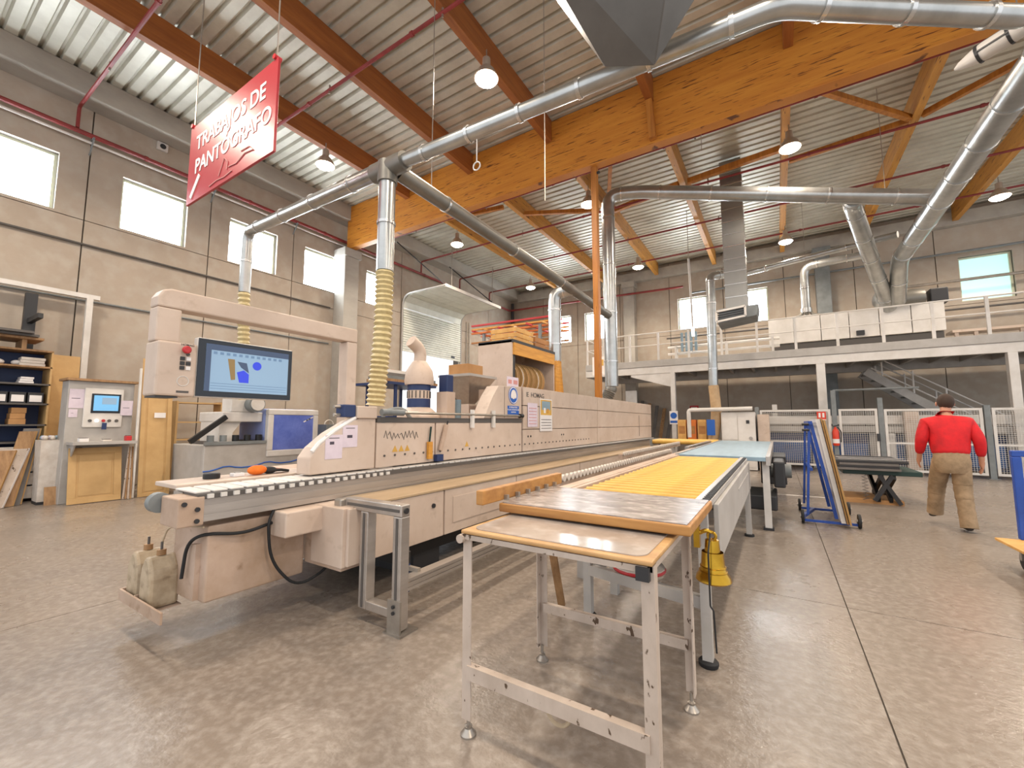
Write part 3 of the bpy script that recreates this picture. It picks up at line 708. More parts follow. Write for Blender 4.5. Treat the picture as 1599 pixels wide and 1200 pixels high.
B(-3.24, -2.96, 15.69, 15.71, 1.35, 1.82).build('plate', 'white_print', o); MB().cyl((-3.1, 15.69, 1.66), (-3.1, 15.68, 1.66), .11, 16).build('disc', 'blue_sign', o); B(-3.22, -2.98, 15.68, 15.69, 1.4, 1.48).build('caption', 'blue_sign', o)
o = thing('red_wall_sign', (-2.1, 19.65, 2.1), 'small red sign on the far wall under the mezzanine', 'sign')
B(-3.2, -2.85, 19.66, 19.69, 1.95, 2.15).build('plate', 'red', o); B(-3.15, -2.9, 19.65, 19.66, 2.03, 2.08).build('text_strip', 'white_print', o)
for q in range(5):
    x = -5.1 + q*.26
    tag(MB().bar((x, 18.2+.05*q, .02), (x-.1+.06*q, 19.55, 2.4-.12*q), .14, .04).build('scrap_plank', 'oak' if q % 2 else 'grey_board'), ORD[q] + ' plank from the left leaning on the far wall under the mezzanine', 'plank', 'planks leaning under the mezzanine')
for x0, x1, h, lb, m in ((-5.2, -4.75, 2.4, 'white tall panel standing behind the machine by the timber post', 'white_paint'), (-6.4, -5.9, 2.5, 'white tall panel left of the timber post', 'paper_white')):
    tag(B(x0, x1, 17.0, 17.06, .0, h+.3).build('white_sheet', m), lb, 'panel')
o = thing('yellow_notice', (-4.35, 13.0, 3.2), 'white and yellow notice hanging beside the timber post', 'notice')
B(-5.05, -4.6, 12.98, 13.0, 2.95, 3.55).build('plate', 'white_print', o); B(-4.98, -4.67, 12.97, 12.98, 3.25, 3.45).build('yellow_band', 'yellow', o); MB().cyl((-4.82, 12.99, 3.55), (-4.82, 12.99, 8.73), .006, 6).build('wire', 'steel', o)

# ------------------------------------------------------------------ the edge-banding machine
eb = thing('edge_banding_machine', (-3.7, 7.0, 0), 'long ivory edge-banding machine with hood, feed rail and arch console', 'machine')
# base with recessed panels
for a, b in ((2.2, 8.55), (8.95, 12.7)): B(-4.5, -3.28, a, b, .24, .95).build('inner_body', 'ivory_dirty', eb)
B(-3.05, -2.68, 1.97, 12.6, .36, .78).build('base', 'ivory', eb, bevel=.006)
for a, b in ((2.0, 3.02), (3.04, 4.3), (4.32, 6.2), (6.22, 8.6), (8.62, 12.5)): B(-2.68, -2.65, a, b, .37, .775).build('base_panel', 'ivory', eb, bevel=.004)
B(-3.04, -2.64, 2.25, 12.6, .78, .795).build('base_top', 'tan_top', eb)
B(-2.65, -2.642, 3.15, 4.15, .46, .70).build('service_hatch', 'ivory', eb, bevel=.002)
MB().cyl((-2.65, 2.88, .66), (-2.635, 2.88, .66), .02, 10).build('lock', 'dark', eb)
for yy in (2.9, 6.0, 9.1, 12.0): B(-3.9, -2.9, yy, yy+.35, 0, .2).build('machine_foot', 'dark', eb)
for a, b in ((2.6, 8.55), (8.95, 12.4)): B(-4.3, -2.85, a, b, .20, .358).build('underside_shade', 'black', eb)  # black blocks stand in for the shaded void under the base
# hanging pedestal at the near end, with the rounded cover
B(-3.62, -3.12, 1.30, 1.96, .26, .74).build('pedestal', 'ivory_dirty', eb, bevel=.012)
pr = [(-3.62, .27), (-3.2, .27), (-3.2, .62)] + [(-3.2-.42*math.sin(t*PI/16), .27+.35*math.cos(t*PI/16)) for t in range(1, 8)]
MB().prism(pr, 'y', 1.27, 1.30).build('pedestal_cover', 'ivory_dirty', eb)
B(-3.13, -2.69, 1.975, 2.2, .34, .66).build('lower_cover', 'ivory_dirty', eb)
B(-3.11, -2.92, 1.69, 2.2, .60, .775).build('junction_box', 'ivory', eb, bevel=.01)
tag(MB().prism([(1.86, .58), (1.93, .61), (1.86, .64)], 'x', -3.12, -3.117).build('arrow_mark', 'black', eb))
# aluminium rail with T-slots
def slot_profile(x0, x1, z0, z1):
    p = [(x0, z0), (x1, z0)]
    for zc in (z0+(z1-z0)*.3, z0+(z1-z0)*.72):
        p += [(x1, zc-.005), (x1-.008, zc-.005), (x1-.008, zc+.005), (x1, zc+.005)]
    return p + [(x1, z1), (x0, z1)]
MB().prism(slot_profile(-3.26, -3.06, .785, .925), 'y', 1.23, 12.8).build('feed_rail', 'alu', eb)
B(-3.24, -3.045, 1.2, 12.8, .925, .958).build('belt_guide', 'gasket', eb)
B(-3.40, -3.26, 1.2, 12.8, .90, .955).build('chain_track', 'alu', eb)
pad = MB().box(-3.38, -3.08, 1.20, 1.285, .958, .972).build('chain_pad', 'white_paint', eb, bevel=.006)
for q in range(1, 24): copy_at(pad, eb, (0, .1*q, 0))
mb = MB()
for q in range(24, 115): mb.box(-3.38, -3.08, 1.2+.1*q, 1.285+.1*q, .958, .972)
tag(mb.build('chain_pad_run', 'white_paint', eb), None, None, None, 'stuff')
nub = MB().box(-3.05, -3.03, 1.25, 1.285, .93, .955).build('chain_link', 'white_paint', eb)
for q in range(1, 20): copy_at(nub, eb, (0, .075*q, 0))
B(-3.29, -3.04, 1.10, 1.24, .77, .945).build('end_plate', 'ivory_dirty', eb, bevel=.008)
for yy, zz in ((1.13, .91), (1.2, .87), (1.2, .80)): MB().cyl((-3.04, yy, zz), (-3.028, yy, zz), .014, 10).build('bolt', 'dark', eb)
MB().cyl((-3.36, 1.1, .9), (-3.30, 1.1, .9), .062, 20).build('drive_wheel', 'mid_grey', eb, True)
B(-3.78, -3.42, 1.22, 2.9, .955, .985).build('infeed_table', 'ivory', eb, bevel=.006)
B(-3.76, -3.44, 1.9, 2.9, .6, .955).build('infeed_body', 'ivory_dirty', eb)
# low hood with the rounded nose, then the tall hood
nose = [(2.0, .985), (2.0, 1.12), (2.06, 1.2), (2.2, 1.31), (2.40, 1.42), (2.46, 1.44), (2.64, 1.44), (2.64, .985)]
MB().prism(nose, 'x', -3.34, -3.16).build('hood_nose', 'ivory', eb, bevel=.008)
MB().tube([(-3.17, 2.02, 1.17), (-3.17, 2.08, 1.235), (-3.17, 2.22, 1.335), (-3.17, 2.42, 1.445)], .018, 8).build('nose_trim', 'paper_white', eb, True)
for a, b in ((2.655, 3.44), (3.46, 5.28)): B(-3.22, -3.16, a, b, .985, 1.40).build('hood_panel', 'ivory', eb, bevel=.004)
B(-3.215, -3.155, 2.655, 5.28, 1.402, 1.455).build('gasket_strip', 'gasket', eb)
B(-3.95, -3.22, 2.9, 5.28, .985, 1.40).build('hood_core', 'ivory_dirty', eb)
slope = [(4.35, 1.46), (4.45, 1.62), (4.55, 1.76), (4.68, 1.90), (5.28, 1.93), (5.28, 1.46)]
MB().prism(slope, 'x', -3.36, -3.16).build('hood_shoulder', 'ivory', eb, bevel=.006)
B(-3.16, -3.157, 4.82, 4.826, 1.47, 1.9).build('seam', 'gasket', eb)
for a, b in ((5.30, 8.3), (8.32, 12.7)):
    B(-3.20, -3.14, a, b, 1.66, 1.93).build('hood_panel', 'ivory', eb, bevel=.004)
    B(-3.20, -3.145, a, b, 1.31, 1.65).build('hood_panel', 'ivory', eb, bevel=.004)
    B(-3.22, -3.15, a, b, .985, 1.30).build('hood_panel', 'ivory', eb, bevel=.004)
for a, b in ((5.29, 8.55), (8.95, 12.69)): B(-3.95, -3.21, a, b, .985, 1.92).build('hood_core', 'ivory_dirty', eb)
B(-3.145, -3.14, 11.4, 11.41, 1.05, 1.6).build('seam', 'dark', eb)
# push bar along the hood
MB().cyl((-3.13, 2.7, 1.5), (-3.13, 5.2, 1.5), .014, 8).build('push_bar', 'steel', eb, True)
MB().cyl((-3.13, 2.68, 1.5), (-3.13, 2.95, 1.5), .032, 10).build('bar_sleeve', 'mid_grey', eb, True)
MB().cyl((-3.13, 5.18, 1.5), (-3.13, 5.26, 1.5), .03, 10).build('bar_end', 'black', eb, True)
for yy in (4.05, 4.5): B(-3.15, -3.12, yy, yy+.05, 1.34, 1.56).build('bar_bracket', 'white_paint', eb)
B(-3.3, -3.14, 2.42, 2.64, 1.44, 1.55).build('sensor_box', 'ivory', eb, bevel=.008)
B(-3.28, -3.16, 2.30, 2.42, 1.45, 1.56).build('sensor_head', 'blue_dark', eb, bevel=.008)
for zz in (1.47, 1.54): MB().cyl((-3.22, 2.24, zz), (-3.22, 2.30, zz), .014, 8).build('cable_gland', 'steel', eb)
bt = MB().cyl((-3.16, 2.75, 1.09), (-3.152, 2.75, 1.09), .011, 8).build('bolt', 'gasket', eb)
for q in range(1, 40): copy_at(bt, eb, (.012 if 2.75+q*.13 > 5.29 else 0, q*.13, 0))
for yy in (2.88, 2.96, 3.04, 4.0): MB().prism([(yy-.035, 1.12), (yy+.035, 1.12), (yy, 1.18)], 'x', -3.16, -3.157).build('warning_triangle', 'yellow', eb)
for yy in (5.45, 5.53, 6.6, 6.68): MB().cyl((-3.15, yy, 1.2), (-3.146, yy, 1.2), .016, 8).build('plug', 'dark', eb)
# latch levers hanging on the hood
MB().bar((-3.14, 3.36, 1.36), (-3.14, 3.34, 1.2), .014, .014).build('brush_handle', 'green_dark', eb); B(-3.15, -3.12, 3.31, 3.37, 1.02, 1.2).build('brush', 'yellow_wood', eb)
MB().bar((-3.13, 3.6, 1.38), (-3.13, 3.5, 1.1), .02, .05).build('latch_lever', 'ivory_dirty', eb); MB().bar((-3.13, 3.62, 1.42), (-3.13, 3.57, 1.28), .012, .012).build('lever_grip', 'dark', eb)
B(-3.15, -3.1, 3.42, 3.52, .99, 1.06).build('latch_foot', 'blue_dark', eb)
text('maker_logo', 'HOMAG', .10, plane_m((-3.139, 5.52, 1.79), (0, 1, 0), (0, 0, 1)), 'gasket', eb, .001, sx=1.15)
text('logo_mark', 'IE', .10, plane_m((-3.139, 5.38, 1.79), (0, 1, 0), (0, 0, 1)), 'gasket', eb, .001)
sc = []
for q in range(9):
    y0 = 2.74 + q*.05; MB().tube([(-3.158, y0, 1.26+.03*math.sin(q*2.1)), (-3.158, y0+.02, 1.31+.015*math.cos(q)), (-3.158, y0+.045, 1.25)], .004, 4).build('scribble', 'gasket', eb)

# arch console
AX = -3.75
MO = -.035
pts = [(1.12, 1.585), (1.12, 2.28), (1.17, 2.37), (2.80, 2.37), (2.80, 1.45), (2.67, 1.45), (2.67, 2.245), (1.36, 2.245), (1.33, 2.22), (1.33, 1.98), (1.42, 1.98), (1.42, 1.585)]
MB().prism([(1.12, 2.23), (1.12, 2.30), (1.15, 2.355), (1.2, 2.372), (2.80, 2.372), (2.80, 2.23)], 'x', AX-.06, AX+.08).build('arch_beam', 'ivory', eb, bevel=.012)
B(AX-.06, AX+.08, 2.68, 2.80, .98, 2.228).build('arch_leg', 'ivory', eb, bevel=.012)
B(AX-.06, AX+.08, 1.12, 1.27, 1.98, 2.228).build('arch_arm', 'ivory', eb, bevel=.012)
B(AX-.08, AX+.14, 1.12, 1.36, 1.59, 1.978).build('console_box', 'ivory', eb, bevel=.015)
mo = B(AX+.06, AX+.13, 1.395, 2.12, 1.59, 2.04).build('monitor', 'white_paint', eb, bevel=.012)
B(AX+.13, AX+.137, 1.40, 2.112, 1.598, 2.032).build('bezel', 'bezel', mo)
X1 = AX+.139
B(AX+.137, X1, 1.45, 2.08, 1.64, 2.0).build('screen', 'screen_grey', mo)
B(X1, X1+.001, 1.45, 2.08, 1.955, 2.0).build('menu_bar', 'screen_bar', mo); B(X1, X1+.001, 1.45, 1.485, 1.64, 1.955).build('side_bar', 'screen_bar', mo)
for q in range(12): B(X1, X1+.001, 1.50+q*.045, 1.525+q*.045, 1.925, 1.945).build('tool_icon', 'screen_line', mo)
for q in range(3): B(X1, X1+.001, 1.49, 2.07, 1.70-q*.02, 1.704-q*.02).build('table_line', 'screen_line', mo)
MB().prism([(1.60, 1.90), (1.65, 1.90), (1.66, 1.74), (1.63, 1.735)], 'x', X1, X1+.001).build('drawing', 'screen_tan', mo)
MB().prism([(1.67, 1.80), (1.69, 1.72), (1.76, 1.72), (1.76, 1.79), (1.72, 1.82)], 'x', X1, X1+.001).build('drawing', 'screen_navy', mo)
MB().prism([(1.67, 1.885), (1.70, 1.84), (1.76, 1.80), (1.74, 1.88)], 'x', X1, X1+.001).build('drawing', 'screen_bar', mo)
MB().cyl((X1, 1.82, 1.865), (X1+.001, 1.82, 1.865), .035, 14).build('drawing', 'screen_navy', mo)
for o_ in [mo]: o_.location.y += MO
MB().lathe([(.012, 0), (.012, .02), (.026, .022), (.028, .04), (.02, .048)], (AX+.14, 1.28, 1.925), (1, 0, 0), 14).build('emergency_button', 'red', eb, True)
for q in range(3):
    for w in range(2): B(AX+.14, AX+.148, 1.255+w*.036, 1.283+w*.036, 1.85-q*.034, 1.876-q*.034).build('button', 'dark' if (q, w) not in ((0, 1), (2, 1)) else 'paper_white', eb)
MB().cyl((AX+.14, 1.30, 1.895), (AX+.15, 1.30, 1.895), .011, 10).build('key_switch', 'gasket', eb)
MB().torus((AX+.142, 1.28, 1.70), (1, 0, 0), .035, .003, 20, 5).build('dial_ring', 'white_paint', eb); B(AX+.14, AX+.143, 1.245, 1.32, 1.615, 1.63).build('name_strip', 'gasket', eb)
text('maker_logo', 'HOMAG', .022, plane_m((AX+.141, 1.255, 1.958), (0, 1, 0), (0, 0, 1)), 'gasket', eb, .0008)
B(AX-.06, AX+.13, 1.13, 1.26, 1.578, 1.588).build('console_foot', 'dark', eb)

# notices on the hood
def sheet(y0, y1, z0, z1, x, lab, marks=None, m='paper', tilt=0):
    o = thing('paper_sheet', (x, (y0+y1)/2, z0), lab, 'paper')
    B(x, x+.003, y0, y1, z0, z1).build('sheet', m, o)
    for i_, (a, b, c, d, mm) in enumerate(marks or []): B(x+.003, x+.0042+.0006*i_, y0+(y1-y0)*a, y0+(y1-y0)*b, z0+(z1-z0)*c, z0+(z1-z0)*d).build('print', mm, o)
    return o
lines = [(.12, .88, .2+.1*q, .23+.1*q, 'ink') for q in range(6)]
sheet(2.13, 2.29, 1.10, 1.30, -3.159, 'lower paper sheet taped on the rounded hood nose', [(.25, .5, .6, .72, 'ink'), (.2, .8, .85, .88, 'gasket')])
sheet(2.29, 2.44, 1.19, 1.38, -3.159, 'upper paper sheet taped on the rounded hood nose', [(.3, .65, .42, .55, 'ink'), (.2, .8, .85, .88, 'gasket')])
sheet(5.42, 5.72, 1.34, 1.70, -3.138, 'printed list pinned under the maker logo on the hood', [(.12, .88, .12+.13*q, .145+.13*q, 'print_rose') for q in range(6)])
sheet(5.10, 5.42, 1.93, 2.08, -3.3, 'white notice standing on top of the hood', [(.1, .4, .3, .7, 'print_rose'), (.55, .9, .3, .7, 'print_rose')])
o = sheet(5.80, 6.22, 1.27, 1.78, -3.138, 'wall calendar with a yellow and blue picture on the hood', [(.05, .95, .5, .97, 'yellow'), (.15, .85, .66, .93, 'blue_belt'), (.3, .45, .56, .72, 'white_print'), (.55, .7, .56, .7, 'yellow_wood')] + [(.1, .9, .08+.09*q, .095+.09*q, 'gasket') for q in range(4)], 'paper_white')
o['category'] = 'calendar'
es = thing('ear_protection_sign', (-3.15, 5.05, 1.5), 'blue round ear protection sign with a blue caption plate on the hood', 'sign')
MB().cyl((-3.16, 5.05, 1.79), (-3.155, 5.05, 1.79), .125, 28).build('disc', 'blue_sign', es)
MB().torus((-3.156, 5.05, 1.79), (1, 0, 0), .112, .006, 28, 5).build('white_ring', 'white_print', es)
MB().sphere((-3.153, 5.05, 1.80), .052, .08, 1, 1.25, 12, 8).build('head_pictogram', 'white_print', es)
for s_ in (-1, 1): MB().sphere((-3.151, 5.05+s_*.055, 1.785), .022, .12, 1, 1.9, 10, 6).build('earmuff_pictogram', 'white_print', es)
MB().torus((-3.152, 5.05, 1.80), (1, 0, 0), .062, .008, 14, 5, -PI*.05, PI*1.05).build('headband_pictogram', 'white_print', es)
B(-3.16, -3.155, 4.90, 5.20, 1.52, 1.64).build('caption_plate', 'blue_sign', es)
for q, s_ in enumerate(('ES OBLIGATORIO', 'EL USO DE PROTECTOR', 'AUDITIVO')): text('caption', s_, .028, plane_m((-3.1545, 5.05, 1.61-q*.034), (0, 1, 0), (0, 0, 1)), 'white_print', es, .0006, 'CENTER')

# devices on the machine top, behind the hood
o = thing('motor_unit', (-4.35, 4.4, .985), 'cream fan motor with a blue band and curved outlet behind the hood', 'motor')
B(-4.7, -3.97, 3.9, 5.25, .955, 1.42).build('plinth', 'ivory_dirty', o)
MB().lathe([(.3, 0), (.3, .08), (.2, .17), (.16, .2)], (-4.32, 4.36, 1.42), (0, 0, 1), 18).build('skirt', 'ivory', o, True)
MB().lathe([(.165, 0), (.165, .12)], (-4.32, 4.36, 1.62), (0, 0, 1), 18).build('blue_band', 'blue_dark', o, True)
MB().lathe([(.16, 0), (.16, .12)], (-4.32, 4.36, 1.74), (0, 0, 1), 18).build('fin_ring', 'ivory', o, True)
for q in range(18): MB().bar((-4.32+.162*math.cos(q*PI/9), 4.36+.162*math.sin(q*PI/9), 1.75), (-4.32+.162*math.cos(q*PI/9), 4.36+.162*math.sin(q*PI/9), 1.85), .012, .012).build('fin', 'gasket', o)
MB().lathe([(.165, 0), (.165, .08)], (-4.32, 4.36, 1.86), (0, 0, 1), 18).build('blue_band', 'blue_dark', o, True)
MB().lathe([(.2, 0), (.21, .06), (.19, .2), (.13, .3), (.1, .34)], (-4.32, 4.36, 1.94), (0, 0, 1), 18).build('cowl', 'ivory', o, True)
MB().tube(fillet([(-4.32, 4.36, 2.2), (-4.32, 4.38, 2.45), (-4.34, 4.2, 2.56)], .12), .09, 12, True).build('outlet', 'ivory', o, True)
o = thing('small_column', (-4.0, 4.9, .985), 'grey-blue actuator column beside the fan motor', 'actuator')
B(-4.2, -4.0, 4.6, 4.78, 1.42, 1.85).build('body', 'ivory', o); B(-4.18, -4.02, 4.62, 4.76, 1.85, 2.1).build('head', 'blue_dark', o, bevel=.01)
MB().cyl((-4.1, 4.95, 1.42), (-4.1, 4.95, 1.75), .06).build('cylinder', 'blue_belt', o, True)
MB().tube(fillet([(-4.3, 3.75, .96), (-4.3, 3.7, 1.55), (-4.1, 3.85, 1.6), (-4.1, 4.0, 1.45)], .1), .025, 6).build('hose', 'mid_grey', o)
o = thing('glue_hopper', (-4.2, 5.45, .985), 'silver inverted-pyramid hopper behind the hood shoulder', 'hopper')
y0, y1, x0, x1 = 5.05, 5.75, -4.55, -3.95
MB().add([(x0, y0, 2.12), (x1, y0, 2.12), (x1, y1, 2.12), (x0, y1, 2.12), (x0+.22, y0+.27, 1.7), (x1-.22, y0+.27, 1.7), (x1-.22, y1-.27, 1.7), (x0+.22, y1-.27, 1.7)],
         [(0,1,2,3),(7,6,5,4),(0,4,5,1),(1,5,6,2),(2,6,7,3),(3,7,4,0)]).build('funnel', 'steel', o)
B(x0-.02, x1+.02, y0-.02, y1+.02, 2.12, 2.16).build('rim', 'grey_paint', o); B(-4.35, -4.15, 5.3, 5.5, 1.42, 1.7).build('throat', 'ivory', o)
tag(B(-4.5, -4.1, 5.2, 5.6, 2.16, 2.34).build('carton_box', 'carton', bevel=.004), 'brown carton on the rim of the silver hopper', 'box')
o = thing('reel_cabinet', (-4.4, 7.2, .95), 'tall beige cabinet open at the front with edge-band reels inside', 'cabinet')
B(-4.75, -4.0, 6.34, 6.38, .95, 2.9).build('side_panel', 'ivory', o); B(-4.75, -4.0, 8.02, 8.06, .95, 2.9).build('side_panel', 'ivory', o)
B(-4.75, -4.71, 6.38, 8.02, .95, 2.86).build('back_panel', 'ivory_dirty', o); B(-4.75, -3.98, 6.34, 8.06, 2.86, 2.92).build('top', 'dark', o); B(-4.0, -3.97, 6.38, 8.02, 2.64, 2.86).build('front_rail', 'yellow_wood', o)
B(-4.75, -4.0, 6.38, 8.02, .95, 1.9).build('lower_body', 'ivory_dirty', o); B(-4.05, -4.0, 6.38, 6.46, 1.9, 2.64).build('mullion', 'dark', o)
for q in range(6):
    r_ = thing('edge_band_reel', (-4.35, 6.6+q*.17, 1.9), ORD[q] + ' edge-band reel from the left inside the tall cabinet', 'reel', 'edge-band reels in the cabinet')
    yy = 6.62+q*.2
    MB().ring((-4.36, yy, 2.24), (0, 1, 0), .12, .05, .2, 22).build('wound_band', ('oak', 'white_paint', 'carton')[q % 3], r_, True)
    for e in (-.035, .035): MB().ring((-4.36, yy+e, 2.24), (0, 1, 0), .1, .012, .235, 22).build('flange', 'mdf', r_, True)
o = thing('dust_funnel', (-4.1, 8.3, .95), 'dusty yellow funnel under the stout drop duct', 'funnel')
MB().lathe([(.17, 0), (.19, .05), (.14, .75), (.14, .85)], (-4.1, 8.3, 1.92), (0, 0, 1), 14).build('cone', 'yellow_wood', o, True); B(-4.35, -3.97, 8.08, 8.36, 1.925, 2.6).build('housing', 'yellow_wood', o, bevel=.02)
# crates and racks on the cabinet
def crate(y0, y1, x0, x1, h, m, lab):
    o = thing('wooden_crate', ((x0+x1)/2, (y0+y1)/2, 2.92), lab, 'crate')
    n = max(2, int(h/.085))
    for q in range(n):
        a = 2.925 + h*q/n; b = a + h/n - .018
        for xx in (x0, x1-.02): B(xx, xx+.02, y0, y1, a, b).build('slat', m, o)
        for yy in (y0, y1-.02): B(x0+.02, x1-.02, yy, yy+.02, a, b).build('slat', m, o)
    for xx, yy in ((x0+.02, y0+.02), (x1-.06, y0+.02), (x0+.02, y1-.06), (x1-.06, y1-.06)): B(xx, xx+.04, yy, yy+.04, 2.921, 2.925+h).build('corner_post', 'white_paint', o)
crate(6.62, 7.28, -4.66, -4.08, .30, 'pallet', 'pale wooden crate on top of the reel cabinet')
crate(7.36, 7.98, -4.66, -4.08, .24, 'crate_wood', 'brown wooden crate behind the pale crate on the reel cabinet')
o = thing('rack_frames', (-6.9, 11.4, 0), 'orange and red stacked rack frames behind the reel cabinet', 'rack')
for q, (z, m) in enumerate(((4.15, 'orange'), (4.27, 'yellow_wood'), (4.39, 'red'), (3.85, 'crate_wood'))):
    for yy in (10.2, 10.7, 11.2): MB().bar((-7.9, yy, z), (-5.2, yy+.3, z+.04), .06, .05).build('beam', m, o)
for q in range(6): MB().bar((-7.8+q*.48, 10.1, 4.21), (-7.8+q*.48, 11.5, 4.21), .05, .05).build('cross_beam', 'pallet' if q % 2 else 'red', o)
for xx, yy in ((-7.5, 10.3), (-5.6, 10.4), (-7.5, 11.3), (-5.6, 11.4)): B(xx-.04, xx+.04, yy-.04, yy+.04, 0, 4.2).build('upright', 'mid_grey', o)

# aluminium support frame in front of the rail
o = thing('support_frame', (-2.4, 2.1, 0), 'aluminium profile support frame standing in front of the machine base', 'frame')
B(-2.60, -2.52, 2.06, 2.14, .09, .76).build('post', 'alu', o, bevel=.006); B(-2.26, -2.18, 2.06, 2.14, .02, .76).build('post', 'alu', o, bevel=.006)
for xx in (-2.56, -2.22): B(xx-.01, xx+.01, 2.056, 2.06, .1, .75).build('slot', 'gasket', o)
B(-2.78, -2.18, 2.06, 2.14, .76, .84).build('top_beam', 'alu', o, bevel=.006); B(-2.75, -2.2, 2.056, 2.06, .79, .81).build('slot', 'gasket', o)
B(-2.52, -2.26, 2.06, 2.14, .09, .15).build('bottom_beam', 'alu', o, bevel=.006)
B(-2.28, -2.16, 2.045, 2.06, 0, .22).build('foot_plate', 'steel', o); B(-2.3, -2.14, 2.03, 2.2, 0, .012).build('foot', 'steel', o)
for z in (.14, .18): MB().cyl((-2.22, 2.045, z), (-2.22, 2.035, z), .012, 8).build('bolt', 'dark', o)
MB().cyl((-2.175, 2.1, .80), (-2.168, 2.1, .80), .02, 10).build('end_hole', 'dark', o)
B(-2.86, -2.78, 2.02, 2.16, .60, .83).build('clamp_bracket', 'steel', o, bevel=.01)
MB().prism(slot_profile(-2.3, -2.22, .24, .32), 'y', 2.14, 12.0).build('low_rail', 'alu', o)
for yy in (6.0, 11.9): B(-2.3, -2.22, yy, yy+.08, 0, .24).build('rail_foot', 'alu', o)
o = thing('blue_valve', (-2.42, 2.25, .0), 'small dark blue air filter bowl inside the aluminium frame', 'air filter')
MB().lathe([(.03, 0), (.042, .02), (.042, .13), (.03, .14), (.035, .15), (.035, .2), (.02, .24)], (-2.4, 2.32, .15), (0, 0, 1), 12).build('bowl', 'blue_dark', o, True)
MB().bar((-2.4, 2.32, .33), (-2.26, 2.32, .33), .03, .03).build('bracket', 'steel', o); MB().cyl((-2.4, 2.32, .36), (-2.4, 2.32, .44), .035, 10).build('knob', 'black', o, True)
MB().cyl((-2.4, 2.32, .0), (-2.4, 2.32, .15), .012, 6).build('stem', 'steel', o)
# cables under the rail
tag(MB().tube(fillet([(-3.08, 1.70, .80), (-3.05, 1.64, .70), (-3.07, 1.68, .42), (-3.03, 1.86, .20), (-3.0, 2.08, .28), (-3.0, 2.16, .42)], .2, 8), .010, 8).build('looped_cable', 'rubber', None, True), 'black cable looping down beside the ivory pedestal', 'cable')
tag(MB().tube(fillet([(-3.3, 1.24, .40), (-3.28, 1.25, .62), (-3.12, 1.27, .70), (-3.09, 1.5, .655), (-3.09, 1.69, .69)], .12, 6), .011, 8).build('pedestal_cable', 'rubber', None, True), 'black cable running across the pedestal face', 'cable')
JX, JZ = .09, .035
_mark = set(C.objects)
o = thing('jug_tray', (-3.75, 1.15, .16), 'open ivory steel tray fixed to the pedestal', 'tray')
for a, b in (((-3.95, 1.1, .2), (-3.25, 1.1, .2)), ((-3.95, 1.3, .2), (-3.6, 1.3, .2)), ((-3.95, 1.1, .2), (-3.95, 1.3, .2)), ((-3.72, 1.1, .2), (-3.72, 1.3, .2))): MB().bar(a, b, .012, .07).build('side', 'ivory_dirty', o)
B(-3.95, -3.5, 1.1, 1.29, .165, .172).build('bottom', 'ivory_dirty', o)
for i, (x0, x1, lb) in enumerate(((-3.93, -3.74, 'yellowed plastic jug in the tray, the left one'), (-3.7, -3.52, 'yellowed plastic jug in the tray, the right one'))):
    o = thing('plastic_jug', ((x0+x1)/2, 1.2, .17), lb, 'jug'); xc = (x0+x1)/2; w = (x1-x0)/2
    MB().prism([(x0, .174), (x1, .174), (x1, .36), (xc+w*.85, .42), (xc+w*.45, .47), (xc+.025, .49), (xc-.025, .49), (xc-w*.45, .47), (xc-w*.85, .42), (x0, .36)], 'y', 1.12, 1.28).build('body', 'jug', o, bevel=.02)
    MB().cyl((xc, 1.2, .49), (xc, 1.2, .525), .026, 12).build('cap', 'oak', o, True); MB().cyl((xc, 1.2, .525), (xc, 1.2, .575), .008, 8).build('spout', 'gasket', o)
tag(MB().tube(fillet([(-3.61, 1.2, .57), (-3.6, 1.22, .66), (-3.45, 1.25, .69), (-3.2, 1.27, .705)], .06), .006, 6).build('thin_tube', 'jug', None, True), 'thin yellowed tube rising from the jugs', 'tube')
for o_ in set(C.objects) - _mark:
    if o_.parent is None: o_.location = Vector(o_.location) + Vector((JX, 0, JZ))
# small things on the infeed table
o = thing('work_glove', (-3.65, 1.92, .985), 'crumpled orange work glove with a dark palm beside the hood nose', 'glove')
MB().sphere((-3.55, 1.80, 1.024), .05, 1, 1.5, .78).build('cuff', 'glove', o, True); MB().sphere((-3.56, 1.90, 1.014), .045, 1.2, 1.3, .65).build('palm', 'rubber', o, True)
for q in range(4): MB().tube([(-3.52-.025*q, 1.90, 1.015), (-3.51-.026*q, 1.97, 1.012), (-3.50-.028*q, 2.03, 1.0)], .013, 6).build('finger', 'glove' if q % 2 else 'rubber', o, True)
o = thing('black_puck', (-3.75, 1.55, .985), 'black round tape reel on the infeed table', 'tape reel')
MB().lathe([(.05, 0), (.055, .005), (.055, .035), (.05, .04)], (-3.6, 1.50, .985), (0, 0, 1), 18).build('disc', 'black', o, True); MB().lathe([(.02, 0), (.02, .002)], (-3.6, 1.50, 1.025), (0, 0, 1), 12).build('hub', 'gasket', o)
o = thing('white_block', (-3.72, 1.76, .985), 'small white plastic block on the infeed table', 'block')
B(-3.62, -3.55, 1.63, 1.71, .985, 1.012).build('body', 'paper_white', o, bevel=.005); B(-3.60, -3.57, 1.65, 1.69, 1.012, 1.018).build('cap', 'grey_paint', o)

